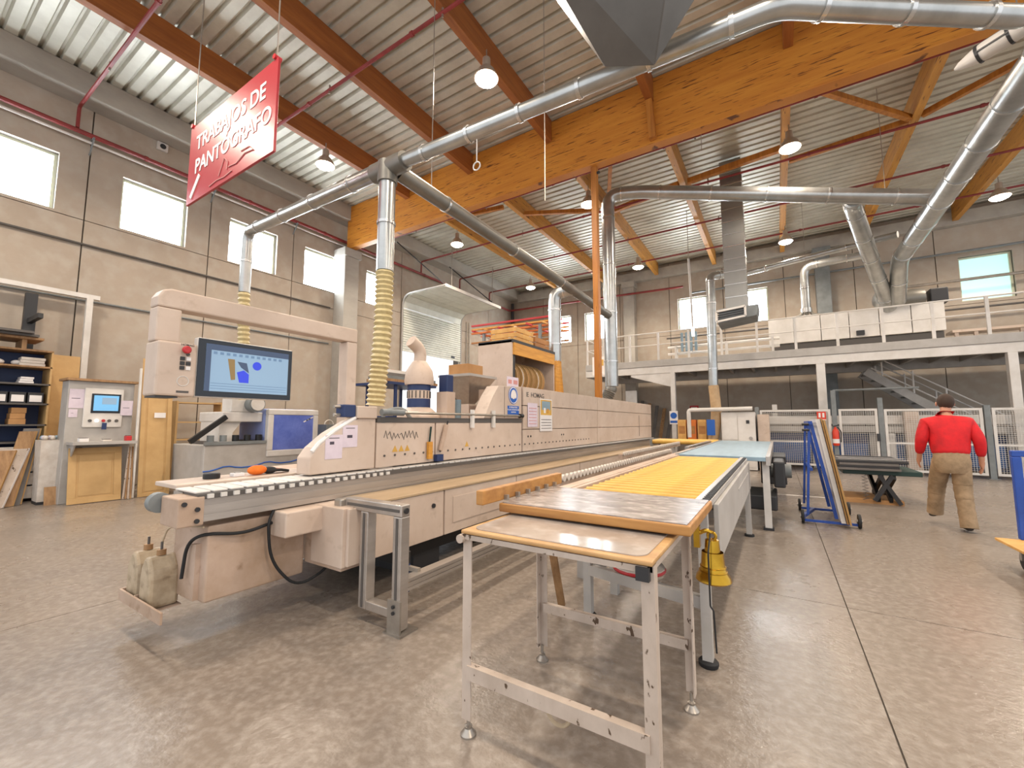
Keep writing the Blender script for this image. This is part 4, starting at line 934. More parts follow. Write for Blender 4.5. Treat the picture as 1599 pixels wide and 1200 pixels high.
# ------------------------------------------------------------------ front metal table
t = thing('metal_table', (-.84, 1.9, 0), 'worn white steel table with a scratched laminate top in front', 'table')
x0, x1, y0, y1, zt = -1.27, -.40, 1.57, 2.36, .91
B(x0, x1, y0, y1, zt-.022, zt-.004).build('table_top', 'table_wood', t, bevel=.006)
rc = []
for cx, cy, a0 in ((x1-.09, y0+.09, -PI/2), (x1-.09, y1-.09, 0), (x0+.09, y1-.09, PI/2), (x0+.09, y0+.09, PI)):
    rc += [(cx+.055*math.cos(a0+q*PI/8), cy+.055*math.sin(a0+q*PI/8)) for q in range(5)]
MB().prism(rc, 'z', zt-.004, zt).build('laminate_sheet', 'laminate', t)
for a, b in (((x0+.02, y0+.02, zt-.036), (x1-.02, y0+.02, zt-.036)), ((x0+.02, y1-.02, zt-.036), (x1-.02, y1-.02, zt-.036)), ((x0+.02, y0+.02, zt-.036), (x0+.02, y1-.02, zt-.036)), ((x1-.02, y0+.02, zt-.036), (x1-.02, y1-.02, zt-.036))):
    MB().bar(a, b, .03, .022).build('apron', 'white_worn', t)
for sx, xx in ((1, x0+.0), (-1, x1-.0)):
    for sy, yy in ((1, y0+.02), (-1, y1-.02)):
        z0 = .075
        lg = MB().prism([(xx, yy), (xx+sx*.048, yy), (xx+sx*.048, yy+sy*.006), (xx+sx*.006, yy+sy*.006), (xx+sx*.006, yy+sy*.048), (xx, yy+sy*.048)], 'z', z0, zt-.025).build('leg', 'white_worn', t)
        cx, cy = xx+sx*.022, yy+sy*.022
        ft = MB().lathe([(.036, 0), (.036, .008), (.024, .02), (.016, .03), (.018, .04), (.008, .045), (.008, .085)], (cx, cy, 0), (0, 0, 1), 14).build('foot', 'steel', lg, True)
MB().bar((x0+.03, y0+.03, .28), (x1-.03, y0+.03, .28), .035, .06).build('stretcher', 'white_worn', t)
MB().bar((x0+.03, y1-.03, .30), (x1-.03, y1-.03, .30), .03, .05).build('stretcher', 'white_worn', t)
B(x1-.06, x1-.012, y0-.006, y0+.016, zt-.075, zt-.026).build('corner_cap', 'dark', t)
MB().cyl((x0+.0, y0-.01, zt-.045), (x0, y0+.02, zt-.045), .02, 10).build('corner_knob', 'white_worn', t)
tag(MB().torus((-.80, 1.62, .245), (0, 1, 0), .05, .008, 14, 6, -PI, 0).build('wire_ring', 'jug', None, True), 'pale plastic ring hanging under the front stretcher', 'ring')

# ------------------------------------------------------------------ wood-edged board table, lath
t = thing('board_table', (-.82, 2.25, 0), 'wood-edged table board with a scuffed dark top at the conveyor end', 'table')
B(-1.30, -.33, 1.93, 2.62, .922, .966).build('table_board', 'wood_top_edge', t, bevel=.006)
B(-1.285, -.345, 1.945, 2.61, .966, .970).build('laminate_sheet', 'laminate_grey', t)
for xx, yy in ((-.405, 2.78), (-1.22, 2.98)):
    B(xx-.028, xx+.028, yy-.028, yy+.028, .03, .88).build('leg', 'grey_paint', t)
    MB().lathe([(.05, 0), (.055, .01), (.055, .025), (.045, .035)], (xx, yy, 0), (0, 0, 1), 16).build('foot', 'rubber', t, True)
for xx in (-.43, -1.2): B(xx-.02, xx+.02, 2.0, 3.0, .88, .922).build('bearer', 'grey_paint', t)
MB().bar((-1.22, 2.98, .34), (-.405, 2.80, .34), .05, .07).build('cross_bar', 'grey_paint', t); MB().bar((-1.22, 2.98, .34), (-.95, 3.6, .42), .05, .06).build('brace', 'grey_paint', t)
MB().cyl((-1.2, 2.95, .52), (-1.13, 2.93, .52), .022, 10).build('knob', 'black', t)
o = thing('wooden_fence_lath', (-1.5, 2.4, .97), 'orange wooden guide lath running out past the board table', 'lath')
MB().bar((-1.335, 1.80, 1.009), (-1.335, 2.75, 1.009), .045, .075).build('lath', 'wood_top_edge', o, bevel=.006)
for q in range(6): B(-1.312, -1.29, 2.0+q*.12, 2.02+q*.12, .971, 1.0).build('notch_pin', 'steel', o)
tag(MB().bar((-1.47, 3.05, .01), (-1.42, 2.66, .90), .055, .02).build('wooden_batten', 'oak'), 'thin wooden batten leaning under the tables', 'batten')
o = thing('plastic_bucket', (-.88, 3.0, .375), 'white bucket with a red rim resting under the board table', 'bucket')
MB().lathe([(.17, 0), (.175, .03), (.13, .04), (.115, .28), (.1, .3)], (-.87, 3.05, .378), (0, 0, 1), 18).build('body', 'bucket', o, True); MB().torus((-.87, 3.05, .39), (0, 0, 1), .17, .012, 20, 6).build('rim', 'red', o, True)
# bell on a bracket
o = thing('brass_bell', (-.30, 2.3, .66), 'polished brass bell on a bracket at the table corner', 'bell')
bx, by = -.295, 2.28
k_ = 1.38
MB().lathe([(r*k_, h*k_) for r, h in ((.052, 0), (.058, .006), (.054, .02), (.044, .035), (.038, .06), (.035, .10), (.032, .03), (.022, .14), (.008, .143))], (bx, by, .645), (0, 0, 1), 28).build('bell_body', 'brass', o, True)
for z, r in ((.695, .0605), (.715, .0555)): MB().torus((bx, by, z), (0, 0, 1), r, .0035, 28, 6).build('bead', 'brass', o, True)
MB().torus((bx, by, .855), (0, 1, 0), .018, .007, 14, 6).build('crown_loop', 'brass', o, True)
MB().tube(fillet([(-.36, 2.26, .90), (-.355, 2.27, .86), (-.32, by, .88), (bx, by, .87)], .03), .010, 8).build('bracket', 'brass', o, True)
B(-.372, -.345, 2.245, 2.285, .80, .90).build('bracket_plate', 'brass', o)
MB().sphere((bx, by, .64), .015).build('clapper', 'dark', o, True)
MB().tube(fillet([(bx-.004, by-.02, .87), (bx-.006, by-.095, .80), (bx-.006, by-.095, .56), (bx+.006, by-.09, .545), (bx+.012, by-.09, .36)], .015), .004, 6).build('pull_cord', 'black', o)

# ------------------------------------------------------------------ yellow roller conveyor
t = thing('roller_conveyor', (-.8, 4.4, 0), 'roller conveyor with yellow rollers and grey side skirts', 'conveyor')
rl_ = MB().lathe([(.012, -.02), (.012, 0), (.026, .002), (.026, .73), (.012, .732), (.012, .75)], (-1.165, 2.72, .925), (1, 0, 0), 12).build('roller', 'yellow', t, True)
nr = 28
for q in range(1, nr): copy_at(rl_, t, (0, q*.125, 0))
B(-.43, -.395, 2.64, 6.28, .86, .955).build('side_rail', 'alu', t); B(-1.22, -1.185, 2.64, 6.28, .86, .955).build('side_rail', 'ivory_dirty', t)
B(-.394, -.355, 2.64, 6.28, .905, .94).build('top_rail', 'grey_paint', t)
nubs = MB()
for q in range(58): nubs.cyl((-.40, 2.70+q*.0615, .945), (-.36, 2.70+q*.0615, .945), .012, 6)
nubs.build('bearing_row', 'dark', t)
B(-1.15, -.43, 2.7, 6.25, .845, .86).build('gap_shade_sheet', 'dark', t)  # dark sheet added below the rollers so their gaps read as shade
B(-.36, -.33, 2.9, 6.27, .56, .90).build('skirt', 'grey_paint', t, bevel=.004)
B(-.33, -.326, 4.4, 5.9, .78, .80).build('skirt_lip', 'grey_paint', t)
for yy in (6.1,): 
    B(-.39, -.33, yy-.03, yy+.03, .03, .9).build('leg', 'grey_paint', t); MB().lathe([(.055, 0), (.055, .025), (.03, .03)], (-.36, yy, 0), (0, 0, 1), 14).build('foot', 'rubber', t, True)
for yy in (3.5, 6.1):
    B(-1.23, -1.17, yy-.03, yy+.03, 0, .86).build('leg', 'grey_paint', t); B(-1.17, -.40, yy-.03, yy+.03, .70, .76).build('cross_beam', 'grey_paint', t)
# chain conveyor lines between machine and rollers
for x, a, b, lb in ((-1.58, 3.2, 7.6, 'wheeled guide rail with pale rollers left of the yellow rollers'), (-2.0, 6.2, 10.6, 'long steel guide rail nearer the machine')):
    o = thing('wheel_rail', (x, (a+b)/2, 0), lb, 'rail')
    B(x-.03, x+.03, a, b, .86, .93).build('beam', 'ivory_dirty', o)
    w = MB().cyl((x+.03, a+.05, .94), (x+.055, a+.05, .94), .03, 10).build('wheel', 'bucket', o, True)
    for q in range(1, int((b-a)/.085)-1): copy_at(w, o, (0, q*.085, 0))
    for yy in (a+.5, b-.5): B(x-.03, x+.03, yy-.03, yy+.03, 0, .86).build('leg', 'grey_paint', o)
for q, (yy, lb) in enumerate(((3.35, 'steel crosspiece between the guide rail and rollers, the nearest'), (5.2, 'steel crosspiece between guide rail and rollers, further back'), (7.3, 'steel crosspiece between guide rail and rollers, the farthest'))):
    tag(MB().bar((-1.55, yy, .84), (-1.225, yy, .84), .05, .04).build('cross_piece', 'mid_grey'), lb, 'crosspiece')
tag(B(-1.36, -1.27, 2.75, 8.5, .88, .94).build('guide_beam', 'ivory_dirty'), 'ivory beam running beside the yellow rollers', 'beam')
tag(B(-1.45, -1.37, 8.2, 11.8, .88, .97).build('guide_beam', 'steel'), 'steel beam beside the blue-grey belt table', 'beam')
# blue-grey belt table
t = thing('belt_table', (-.75, 9, 0), 'flat belt table with a pale blue top behind the yellow rollers', 'conveyor')
B(-1.22, -.15, 6.4, 11.9, .90, .955).build('belt_bed', 'blue_belt', t, bevel=.006)
B(-.15, -.10, 6.4, 11.9, .85, .965).build('edge_rail', 'alu', t); B(-1.26, -1.22, 6.4, 11.9, .85, .965).build('edge_rail', 'alu', t)
for yy in (6.6, 9.2, 11.6):
    for xx in (-.16, -1.2): B(xx-.04, xx+.04, yy-.04, yy+.04, .03, .9).build('leg', 'white_paint', t); B(xx-.06, xx+.06, yy-.06, yy+.06, 0, .03).build('foot', 'dark', t)
B(-.08, .06, 7.0, 7.7, .50, .86).build('motor_cover', 'dark', t, bevel=.02); MB().cyl((-.12, 7.4, .7), (.14, 7.4, .7), .1, 14).build('motor', 'mid_grey', t, True)
B(-.4, -.05, 6.75, 7.6, .22, .42).build('gear_box', 'dark', t, bevel=.02); B(-.3, .1, 9.0, 10.2, .3, .8).build('control_box', 'dark', t, bevel=.02)
o = thing('cross_conveyor', (-1.8, 11.6, 0), 'short yellow cross conveyor at the far end of the machine', 'conveyor')
for q in range(6): MB().cyl((-2.75, 11.2+q*.16, .92), (-1.3, 11.2+q*.16, .92), .055, 10).build('roller', 'yellow', o, True)
B(-2.8, -2.75, 11.1, 12.1, .82, .98).build('side_rail', 'mid_grey', o)
for yy in (11.2, 12.0): B(-2.8, -2.74, yy-.03, yy+.03, 0, .85).build('leg', 'grey_paint', o); B(-1.42, -1.36, yy-.03+.9, yy+.03+.9, 0, .85).build('leg', 'grey_paint', o)

# ------------------------------------------------------------------ blue A-frame trolley with boards
t = thing('a_frame_trolley', (.5, 7.5, 0), 'blue steel A-frame trolley on small black wheels', 'trolley')
Mw = 'blue_steel'
MB().bar((.24, 7.25, .1), (.40, 7.95, .1), .04, .04).build('base_bar', Mw, t)
for yy in (7.3, 8.3):
    MB().bar((.30, yy, .12), (.38, yy, 1.40), .03, .03).build('upright', Mw, t)
    MB().bar((.40, yy, 1.40), (.62, yy, .10), .04, .04).build('slanted_leg', Mw, t)
    MB().bar((.26, yy, .045), (.84, yy, .045), .04, .03).build('foot_bar', Mw, t)
MB().bar((.37, 7.3, .75), (.37, 8.3, .75), .04, .04).build('tie_bar', Mw, t); MB().bar((.39, 7.25, 1.40), (.39, 8.35, 1.40), .05, .05).build('top_bar', Mw, t)
for q in range(2): MB().cyl((.37, 7.22+.0, 1.38-.08*q), (.29, 7.2, 1.38-.08*q), .016, 8).build('peg', 'black', t)
for xx in (.22, .84):
    for yy in (7.3, 8.3):
        wh = MB().lathe([(.03, 0), (.09, .004), (.095, .02), (.09, .036), (.03, .04)], (xx, yy-.0, .095), (1, .0, 0), 18).build('wheel', 'rubber', t, True)
        MB().cyl((xx-.01, yy, .095), (xx+.05, yy, .095), .025, 10).build('hub', 'steel', wh)
def lean(x_top, x_bot, z_top, th, y0, y1, m, name, lab, cat='board'):
    o = thing(name, ((x_top+x_bot)/2, (y0+y1)/2, .09), lab, cat)
    MB().add([(x_bot, y0, .065), (x_bot+th, y0, .065), (x_top+th, y0, z_top), (x_top, y0, z_top), (x_bot, y1, .065), (x_bot+th, y1, .065), (x_top+th, y1, z_top), (x_top, y1, z_top)],
             [(0,1,2,3),(7,6,5,4),(0,4,5,1),(1,5,6,2),(2,6,7,3),(3,7,4,0)]).build('face', m, o)
    MB().add([(x_bot+.002, y0-.002, .065), (x_bot+th-.002, y0-.002, .065), (x_top+th-.002, y0-.002, z_top-.002), (x_top+.002, y0-.002, z_top-.002), (x_bot+.002, y0-.0, .065), (x_bot+th-.002, y0, .065), (x_top+th-.002, y0, z_top-.002), (x_top+.002, y0, z_top-.002)],
             [(0,1,2,3),(7,6,5,4),(0,4,5,1),(1,5,6,2),(2,6,7,3),(3,7,4,0)]).build('edge', 'mdf_edge' if m != 'paper_white' else 'white_paint', o)
lean(.45, .66, 1.45, .05, 7.2, 8.5, 'paper_white', 'leaning_board', 'white board leaning on the blue A-frame trolley')
lean(.505, .715, 1.46, .018, 7.15, 8.5, 'oak', 'leaning_board', 'dark brown board between the white board and the outer board on the trolley')
lean(.53, .74, 1.44, .02, 7.1, 8.45, 'mdf', 'leaning_board', 'outer light brown board on the blue A-frame trolley')

# ------------------------------------------------------------------ scissor lift table with dark panels
t = thing('scissor_lift', (1.35, 9.9, 0), 'dark green scissor lift table with crossed legs', 'lift table')
B(.95, 2.0, 9.6, 10.7, .50, .58).build('platform', 'green_dark', t, bevel=.01)
B(.85, 1.75, 9.65, 10.6, .0, .07).build('base', 'carton', t)
for xx in (1.42, 1.58):
    MB().bar((xx, 9.62, .08), (xx, 10.5, .48), .05, .09).build('scissor_leg', 'black', t); MB().bar((xx+.06, 10.5, .08), (xx+.06, 9.62, .48), .05, .09).build('scissor_leg', 'black', t)
MB().bar((1.36, 9.6, .06), (1.62, 9.62, .5), .05, .06).build('cylinder', 'dark', t); MB().bar((1.70, 9.6, .02), (1.45, 9.62, .5), .05, .06).build('cylinder', 'dark', t)
MB().tube([(1.25+.045*math.sin(q*PI/2), 9.62, .50-q*.014) for q in range(32)], .006, 5).build('coiled_cable', 'gasket', t, True)
for q in range(4):
    x0, x1 = (.80, .9, .9, .82)[q], (1.72, 1.7, 1.7, 1.82)[q]
    tag(B(x0, x1, 9.5, 10.9, .58+q*.0425, .62+q*.0425).build('dark_panel', 'grey_board' if q % 2 == 0 else 'dark', bevel=.003), ('bottom', 'second', 'third', 'topmost')[q] + ' dark panel of the stack on the green lift table', 'panel', 'panels stacked on the lift table')
for yy, in ((9.9,), (10.3,)): pass
tag(B(.92, 1.90, 9.85, 9.87, .75, .753).build('edge_strip', 'white_print'), 'pale strip across the top dark panel, the nearer one', 'strip')
tag(B(.92, 1.90, 10.25, 10.27, .75, .753).build('edge_strip', 'white_print'), 'pale strip across the top dark panel, the farther one', 'strip')

# floor line and right-hand trolley
tag(B(-.1, 1.0, 9.9, 9.97, 0, .002).build('floor_marking', 'white_print'), 'short white line painted on the floor by the lift table', 'floor marking')
t = thing('platform_trolley', (2.3, 5.9, 0), 'blue platform trolley with a pale plywood deck at the right edge', 'trolley')
MB().add([(1.76, 6.15, .25), (1.78, 5.2, .25), (2.7, 5.2, .25), (2.7, 6.2, .25), (1.76, 6.15, .275), (1.78, 5.2, .275), (2.7, 5.2, .275), (2.7, 6.2, .275)], [(0,1,2,3),(7,6,5,4),(0,4,5,1),(1,5,6,2),(2,6,7,3),(3,7,4,0)]).build('deck', 'pallet', t, bevel=.004)
B(1.93, 1.995, 6.13, 6.19, .275, 1.07).build('handle_post', Mw, t, bevel=.008); B(2.6, 2.665, 6.13, 6.19, .275, 1.07).build('handle_post', Mw, t); B(1.93, 2.665, 6.13, 6.19, 1.07, 1.13).build('handle_bar', Mw, t, bevel=.008)
for xx, yy in ((1.93, 6.05), (2.6, 6.05), (1.95, 5.35), (2.6, 5.35)):
    wh = MB().lathe([(.03, 0), (.095, .005), (.1, .025), (.095, .045), (.03, .05)], (xx-.025, yy, .1), (1, 0, 0), 18).build('wheel', 'rubber', t, True)
    B(xx-.04, xx+.04, yy-.02, yy+.02, .1, .25).build('caster_fork', 'steel', t)

# ------------------------------------------------------------------ left background
t = thing('control_cabinet', (-10.7, 2.5, 0), 'grey control cabinet with a blue touch screen by the window wall', 'cabinet')
B(-10.9, -10.5, 2.06, 2.96, 0, 2.15).build('body', 'grey_paint', t, bevel=.01); B(-10.95, -10.42, 2.02, 3.0, 2.15, 2.19).build('top', 'oak', t)
cp = B(-10.5, -10.46, 2.27, 2.80, 1.32, 2.03).build('control_panel', 'white_paint', t, bevel=.01)
sc_ = B(-10.46, -10.45, 2.36, 2.76, 1.58, 1.93).build('screen_bezel', 'bezel', cp); B(-10.45, -10.447, 2.39, 2.73, 1.62, 1.90).build('screen', 'screen_blue', cp); B(-10.447, -10.446, 2.50, 2.70, 1.74, 1.86).build('window_area', 'screen_grey', cp)
for yy, m in ((2.36, 'gasket'), (2.45, 'fluor'), (2.54, 'red'), (2.62, 'gasket'), (2.72, 'gasket')): MB().cyl((-10.46, yy, 1.44), (-10.44, yy, 1.44), .026, 10).build('knob', m, cp)
B(-10.5, -10.1, 2.1, 2.95, 1.02, 1.07).build('shelf', 'grey_paint', t); B(-10.44, -10.41, 2.52, 2.58, 1.28, 1.4).build('key_fob', 'blue_dark', t)
for xx in (0, ): MB().prism([(-10.5, 1.02), (-10.2, 1.02), (-10.5, .7)], 'y', 2.14, 2.16).build('shelf_bracket', 'grey_paint', t)
MB().cyl((-10.5, 2.2, .93), (-10.47, 2.2, .93), .04, 10).build('socket', 'dark', t); MB().cyl((-10.5, 2.28, .93), (-10.47, 2.28, .93), .04, 10).build('socket', 'dark', t)
def wsheet(x, y0, y1, z0, z1, lab): 
    o = thing('paper_sheet', (x, y0, z0), lab, 'paper'); B(x, x+.004, y0, y1, z0, z1).build('sheet', 'paper', o); B(x+.004, x+.006, y0+.03, y1-.05, z0+(z1-z0)*.5, z0+(z1-z0)*.53).build('print', 'ink', o)
wsheet(-10.498, 2.08, 2.27, 1.66, 2.0, 'paper sheet left of the touch screen on the control cabinet'); wsheet(-10.498, 2.09, 2.2, 1.5, 1.64, 'small paper note below the left sheet on the control cabinet'); wsheet(-10.455, 2.765, 2.94, 1.54, 1.82, 'paper sheet right of the touch screen on the control cabinet')
for y0, y1, h, m, lb in ((2.2, 2.32, .06, 'paper_white', 'small white box on the control cabinet shelf'), (2.5, 2.62, .03, 'bucket', 'folded paper on the control cabinet shelf'), (2.82, 2.9, .09, 'red', 'reddish cup on the control cabinet shelf')):
    o = thing('shelf_item', (-10.3, y0, 1.07), lb, 'small item'); B(-10.35, -10.22, y0, y1, 1.07, 1.07+h).build('body', m, o, bevel=.006); B(-10.34, -10.23, y0+.01, y1-.01, 1.07+h, 1.08+h).build('lid', 'gasket', o)
o = thing('cabinet_door_front', (-10.2, 2.46, 0), 'honey-coloured panelled cabinet door leaning on the control cabinet', 'door panel')
def door_front(o, x, y0, y1, z1, m, tilt):
    def q(y, z, d): return (x - tilt*z/z1 + d, y, z)
    def slab(ya, yb, za, zb, d0, d1): return MB().add([q(ya, za, d0), q(yb, za, d0), q(yb, zb, d0), q(ya, zb, d0), q(ya, za, d1), q(yb, za, d1), q(yb, zb, d1), q(ya, zb, d1)], [(0,3,2,1),(4,5,6,7),(0,1,5,4),(1,2,6,5),(2,3,7,6),(3,0,4,7)])
    s = (y1-y0)*.15
    slab(y0, y1, .01, s, 0, .022).build('bottom_rail', m, o, bevel=.003); slab(y0, y1, z1-s, z1, 0, .022).build('top_rail', m, o, bevel=.003)
    slab(y0, y0+s, s, z1-s, 0, .022).build('stile', m, o, bevel=.003); slab(y1-s, y1, s, z1-s, 0, .022).build('stile', m, o, bevel=.003)
    slab(y0+s, y1-s, s, z1-s, 0, .008).build('field', m, o); slab(y0+s+.03, y1-s-.03, s+.03, z1-s-.03, .008, .016).build('raised_field', m, o, bevel=.004)
door_front(o, -10.26, 2.12, 2.82, .96, 'mdf', .18)
o = thing('tall_door_front', (-10.2, 3.28, 0), 'tall honey-coloured wood panel with a paper label leaning by the cabinet', 'door panel')
door_front(o, -10.22, 3.04, 3.53, 2.66, 'mdf', .25)
B(-10.325, -10.32, 3.24, 3.42, 1.50, 1.60).build('label', 'paper_white', o)
tag(MB().bar((-10.25, 2.98, .01), (-10.38, 3.0, 2.45), .05, .03).build('thin_batten', 'white_paint'), 'thin white batten standing beside the control cabinet', 'batten')
for q in range(4): tag(MB().bar((-10.22+.02*q, 2.84+.03*q, .01), (-10.40+.01*q, 2.92+.015*q, .95), .02, .025).build('edge_lath', 'oak' if q % 2 else 'white_worn'), 'thin wooden strip leaning beside the honey-coloured door', 'lath', 'strips beside the honey door')
tag(MB().add([(-11.9, 2.0, 0), (-11.9, 2.5, 0), (-12.1, 2.5, 2.75), (-12.1, 2.0, 2.75), (-11.87, 2.0, 0), (-11.87, 2.5, 0), (-12.07, 2.5, 2.75), (-12.07, 2.0, 2.75)], [(0,3,2,1),(4,5,6,7),(0,1,5,4),(1,2,6,5),(2,3,7,6),(3,0,4,7)]).build('wall_board', 'mdf'), 'tan board standing against the wall behind the shelving', 'board')
# shelving with bins
t = thing('storage_shelving', (-11.6, 1.2, 0), 'wooden storage shelving crowded with bins at the left edge', 'shelving')
for z in (1.05, 1.36, 1.74, 2.1, 2.42, 2.72): B(-12.0, -11.4, -.6, 2.0, z-.015, z+.015).build('shelf', 'oak' if z > 2.3 else 'gasket', t)
for yy in (-.6, .72, 1.98): B(-12.0, -11.4, yy, yy+.025, 0, 2.72).build('side_board', 'mdf', t)
B(-12.0, -11.97, -.6, 2.0, 0, 2.72).build('back_board', 'blue_dark', t)
for c in range(2):
    for q in range(4): B(-11.42, -11.39, .78+c*.62, 1.36+c*.6, .06+q*.235, .27+q*.235).build('drawer', 'bucket', t, bevel=.006)
for q in range(5):
    o = thing('storage_bin', (-11.5, .9+q*.22, 1.755), ORD[q] + ' dark tilt bin from the left on the shelving', 'bin', 'tilt bins on the shelving')
    B(-11.75, -11.42, .88+q*.215, 1.07+q*.215, 1.755, 1.95).build('tub', 'dark', o); B(-11.42, -11.41, .9+q*.215, 1.05+q*.215, 1.78, 1.9).build('label', 'paper_white', o)
for q, (y0, y1, z, h, m, lb) in enumerate(((1.05, 1.7, 2.435, .1, 'paper_white', 'pile of white cloth on the upper shelf'), (1.6, 1.92, 2.435, .16, 'bucket', 'pile of pale papers on the upper shelf'), (1.0, 1.35, 2.115, .14, 'carton', 'brown cloth heap on the middle shelf'), (1.62, 1.8, 2.115, .12, 'paper_white', 'small white carton on the middle shelf'), (1.55, 1.75, 1.375, .3, 'carton', 'brown file box on the lower shelf'), (.85, 1.45, 1.375, .1, 'mid_grey', 'grey tray of bits on the lower shelf'))):
    o = thing('shelf_bundle', (-11.6, y0, z), lb, 'bundle')
    if 'heap' in lb or 'cloth' in lb:
        for w in range(3): MB().sphere((-11.6, y0+(y1-y0)*(w+.5)/3, z+h*.5), h*.5, 2.2, 1.5, 1.0).build('fold', m, o, True)
    else:
        for w in range(3): B(-11.78+.02*w, -11.46, y0+.01*w, y1-.01*(w % 2), z+h*w/3, z+h*(w+1)/3-.004).build('layer', m, o, bevel=.004)
for yy, w_ in ((-.4, 'left'), (.6, 'middle'), (1.6, 'right')): tag(B(-11.95, -11.4, yy, yy+.06, 2.735, 2.9).build('spacer_batten', 'oak'), w_ + ' spacer batten on top of the shelving', 'batten')
for q in range(3): tag(B(-12.0, -11.3+.1*q, -.5, 1.85-.08*q, 2.901+q*.042, 2.94+q*.042).build('long_board', 'gasket' if q else 'oak'), ('lowest', 'middle', 'topmost')[q] + ' long board lying on top of the shelving', 'board')
for q, (yb, yt, zt_, xb, m, lb) in enumerate(((1.38, 1.62, .93, -10.78, 'oak', 'nearest grey-brown board of the leaning pile at the left'), (1.5, 1.78, .95, -10.86, 'white_worn', 'pale edged board of the leaning pile at the left'), (1.62, 1.86, 1.25, -10.96, 'oak', 'tall brown board of the leaning pile at the left'), (1.72, 1.92, 1.3, -11.05, 'grey_board', 'hindmost dark board of the leaning pile at the left'))):
    o = thing('scrap_board', (xb, yb, 0), lb, 'board')
    w = .36 if q < 2 else .2
    MB().add([(xb, yb-w, .005), (xb, yb, .005), (xb-.32, yt, zt_), (xb-.32, yt-w, zt_), (xb+.03, yb-w, .005), (xb+.03, yb, .005), (xb-.29, yt, zt_), (xb-.29, yt-w, zt_)], [(0,3,2,1),(4,5,6,7),(0,1,5,4),(1,2,6,5),(2,3,7,6),(3,0,4,7)]).build('face', m, o)
    MB().bar((xb+.015, yb+.004, .01), (xb-.305, yt+.004, zt_), .012, .03).build('edge_band', 'paper_white' if q == 1 else 'mdf_edge', o)
o = thing('waste_bin', (-10.9, 2.0, 0), 'white panel-sided bin full to the top beside the control cabinet', 'bin')
MB().add([(-11.1, 1.86, .05), (-10.75, 1.86, .05), (-10.75, 2.1, .05), (-11.1, 2.1, .05), (-11.15, 1.84, 1.1), (-10.72, 1.84, 1.1), (-10.72, 2.2, 1.1), (-11.15, 2.2, 1.1)], [(0,3,2,1),(4,5,6,7),(0,1,5,4),(1,2,6,5),(2,3,7,6),(3,0,4,7)]).build('sides', 'bucket', o)
B(-11.1, -10.75, 1.86, 2.1, 0, .05).build('base', 'dark', o)
for q in range(7): tag(MB().sphere((-11.0+.1*(q % 3), 1.9+.085*(q//3), 1.142), .048, 1, .8, .8).build('rag', ('blue_belt', 'paper', 'bucket')[q % 3], None, True), ('pale blue', 'mauve', 'cream')[q % 3] + ' crumpled rag heaped on the white bin beside the cabinet', 'rag', 'rags on the white bin')
o = thing('floor_offcut', (-10.6, 2.05, 0), 'small brown board offcut standing before the white bin', 'board')
MB().add([(-10.6, 1.92, .0), (-10.6, 2.12, .0), (-10.69, 2.12, .3), (-10.69, 1.92, .3), (-10.58, 1.92, .0), (-10.58, 2.12, .0), (-10.67, 2.12, .3), (-10.67, 1.92, .3)], [(0,3,2,1),(4,5,6,7),(0,1,5,4),(1,2,6,5),(2,3,7,6),(3,0,4,7)]).build('board', 'oak', o)

# CNC router
t = thing('cnc_router', (-9.3, 4.8, 0), 'grey CNC router with a blue-windowed cabin and wave stripe', 'machine')
B(-10.4, -9.0, 3.6, 7.2, .15, .98).build('bed', 'grey_paint', t, bevel=.015); B(-10.3, -9.1, 3.7, 7.1, 0, .15).build('plinth', 'dark', t)
B(-9.05, -8.97, 3.6, 4.70, .981, 1.04).build('rail', 'mid_grey', t)
wave = [(-8.995, 3.6+q*.11, .50+(.05 if q % 7 in (3, 4) else .02 if q % 7 in (2, 5) else 0)+q*.004) for q in range(30)]
MB().tube(wave, .014, 6).build('wave_stripe', 'blue_sign', t, True)
cb = B(-10.2, -9.1, 4.72, 5.9, .75, 1.70).build('cabin', 'cnc_blue', t, bevel=.05)
for b_ in ((-9.1, -8.97, 4.72, 5.85, .70, .83), (-9.1, -8.97, 4.72, 5.85, 1.57, 1.69), (-9.1, -8.97, 4.72, 4.84, .83, 1.57), (-9.1, -8.97, 5.73, 5.85, .83, 1.57)): B(*b_).build('window_rim', 'white_paint', cb, bevel=.02)
B(-9.09, -8.99, 4.84, 5.73, .83, 1.57).build('window', 'cnc_glass', cb)
for q in range(3): MB().bar((-8.988, 5.5+.06*q, 1.42+.03*q), (-8.988, 5.6+.06*q, 1.47+.03*q), .004, .025).build('sticker', 'paper_white', cb)
B(-10.2, -9.2, 3.95, 4.72, 1.42, 1.62).build('gantry', 'white_paint', t, bevel=.02)
MB().prism([(3.95, .98), (4.2, .98), (4.2, 1.2), (4.35, 1.42), (3.95, 1.42)], 'x', -10.1, -9.3).build('gantry_leg', 'white_paint', t)
MB().cyl((-9.4, 4.5, 1.78), (-9.0, 4.5, 1.78), .16, 20).build('spindle_motor', 'mid_grey', t, True); MB().cyl((-9.0, 4.5, 1.78), (-8.97, 4.5, 1.78), .13, 20).build('motor_cap', 'white_paint', t, True)
B(-9.6, -9.2, 4.1, 4.5, 1.62, 2.0).build('head_cover', 'white_paint', t, bevel=.02)
MB().bar((-9.1, 3.4, 1.05), (-9.15, 4.0, 1.52), .06, .09).build('energy_chain', 'black', t)
for q in range(5): o_ = MB().cyl((-9.15, 3.75+q*.22, 1.04), (-9.15, 3.75+q*.22, 1.16), .06, 12).build('vacuum_pod', 'black' if q > 1 else 'mid_grey', t, True)
for q in range(3): B(-10.2, -9.2, 3.8+q*.4, 3.9+q*.4, .98, 1.04).build('console_beam', 'gasket', t)
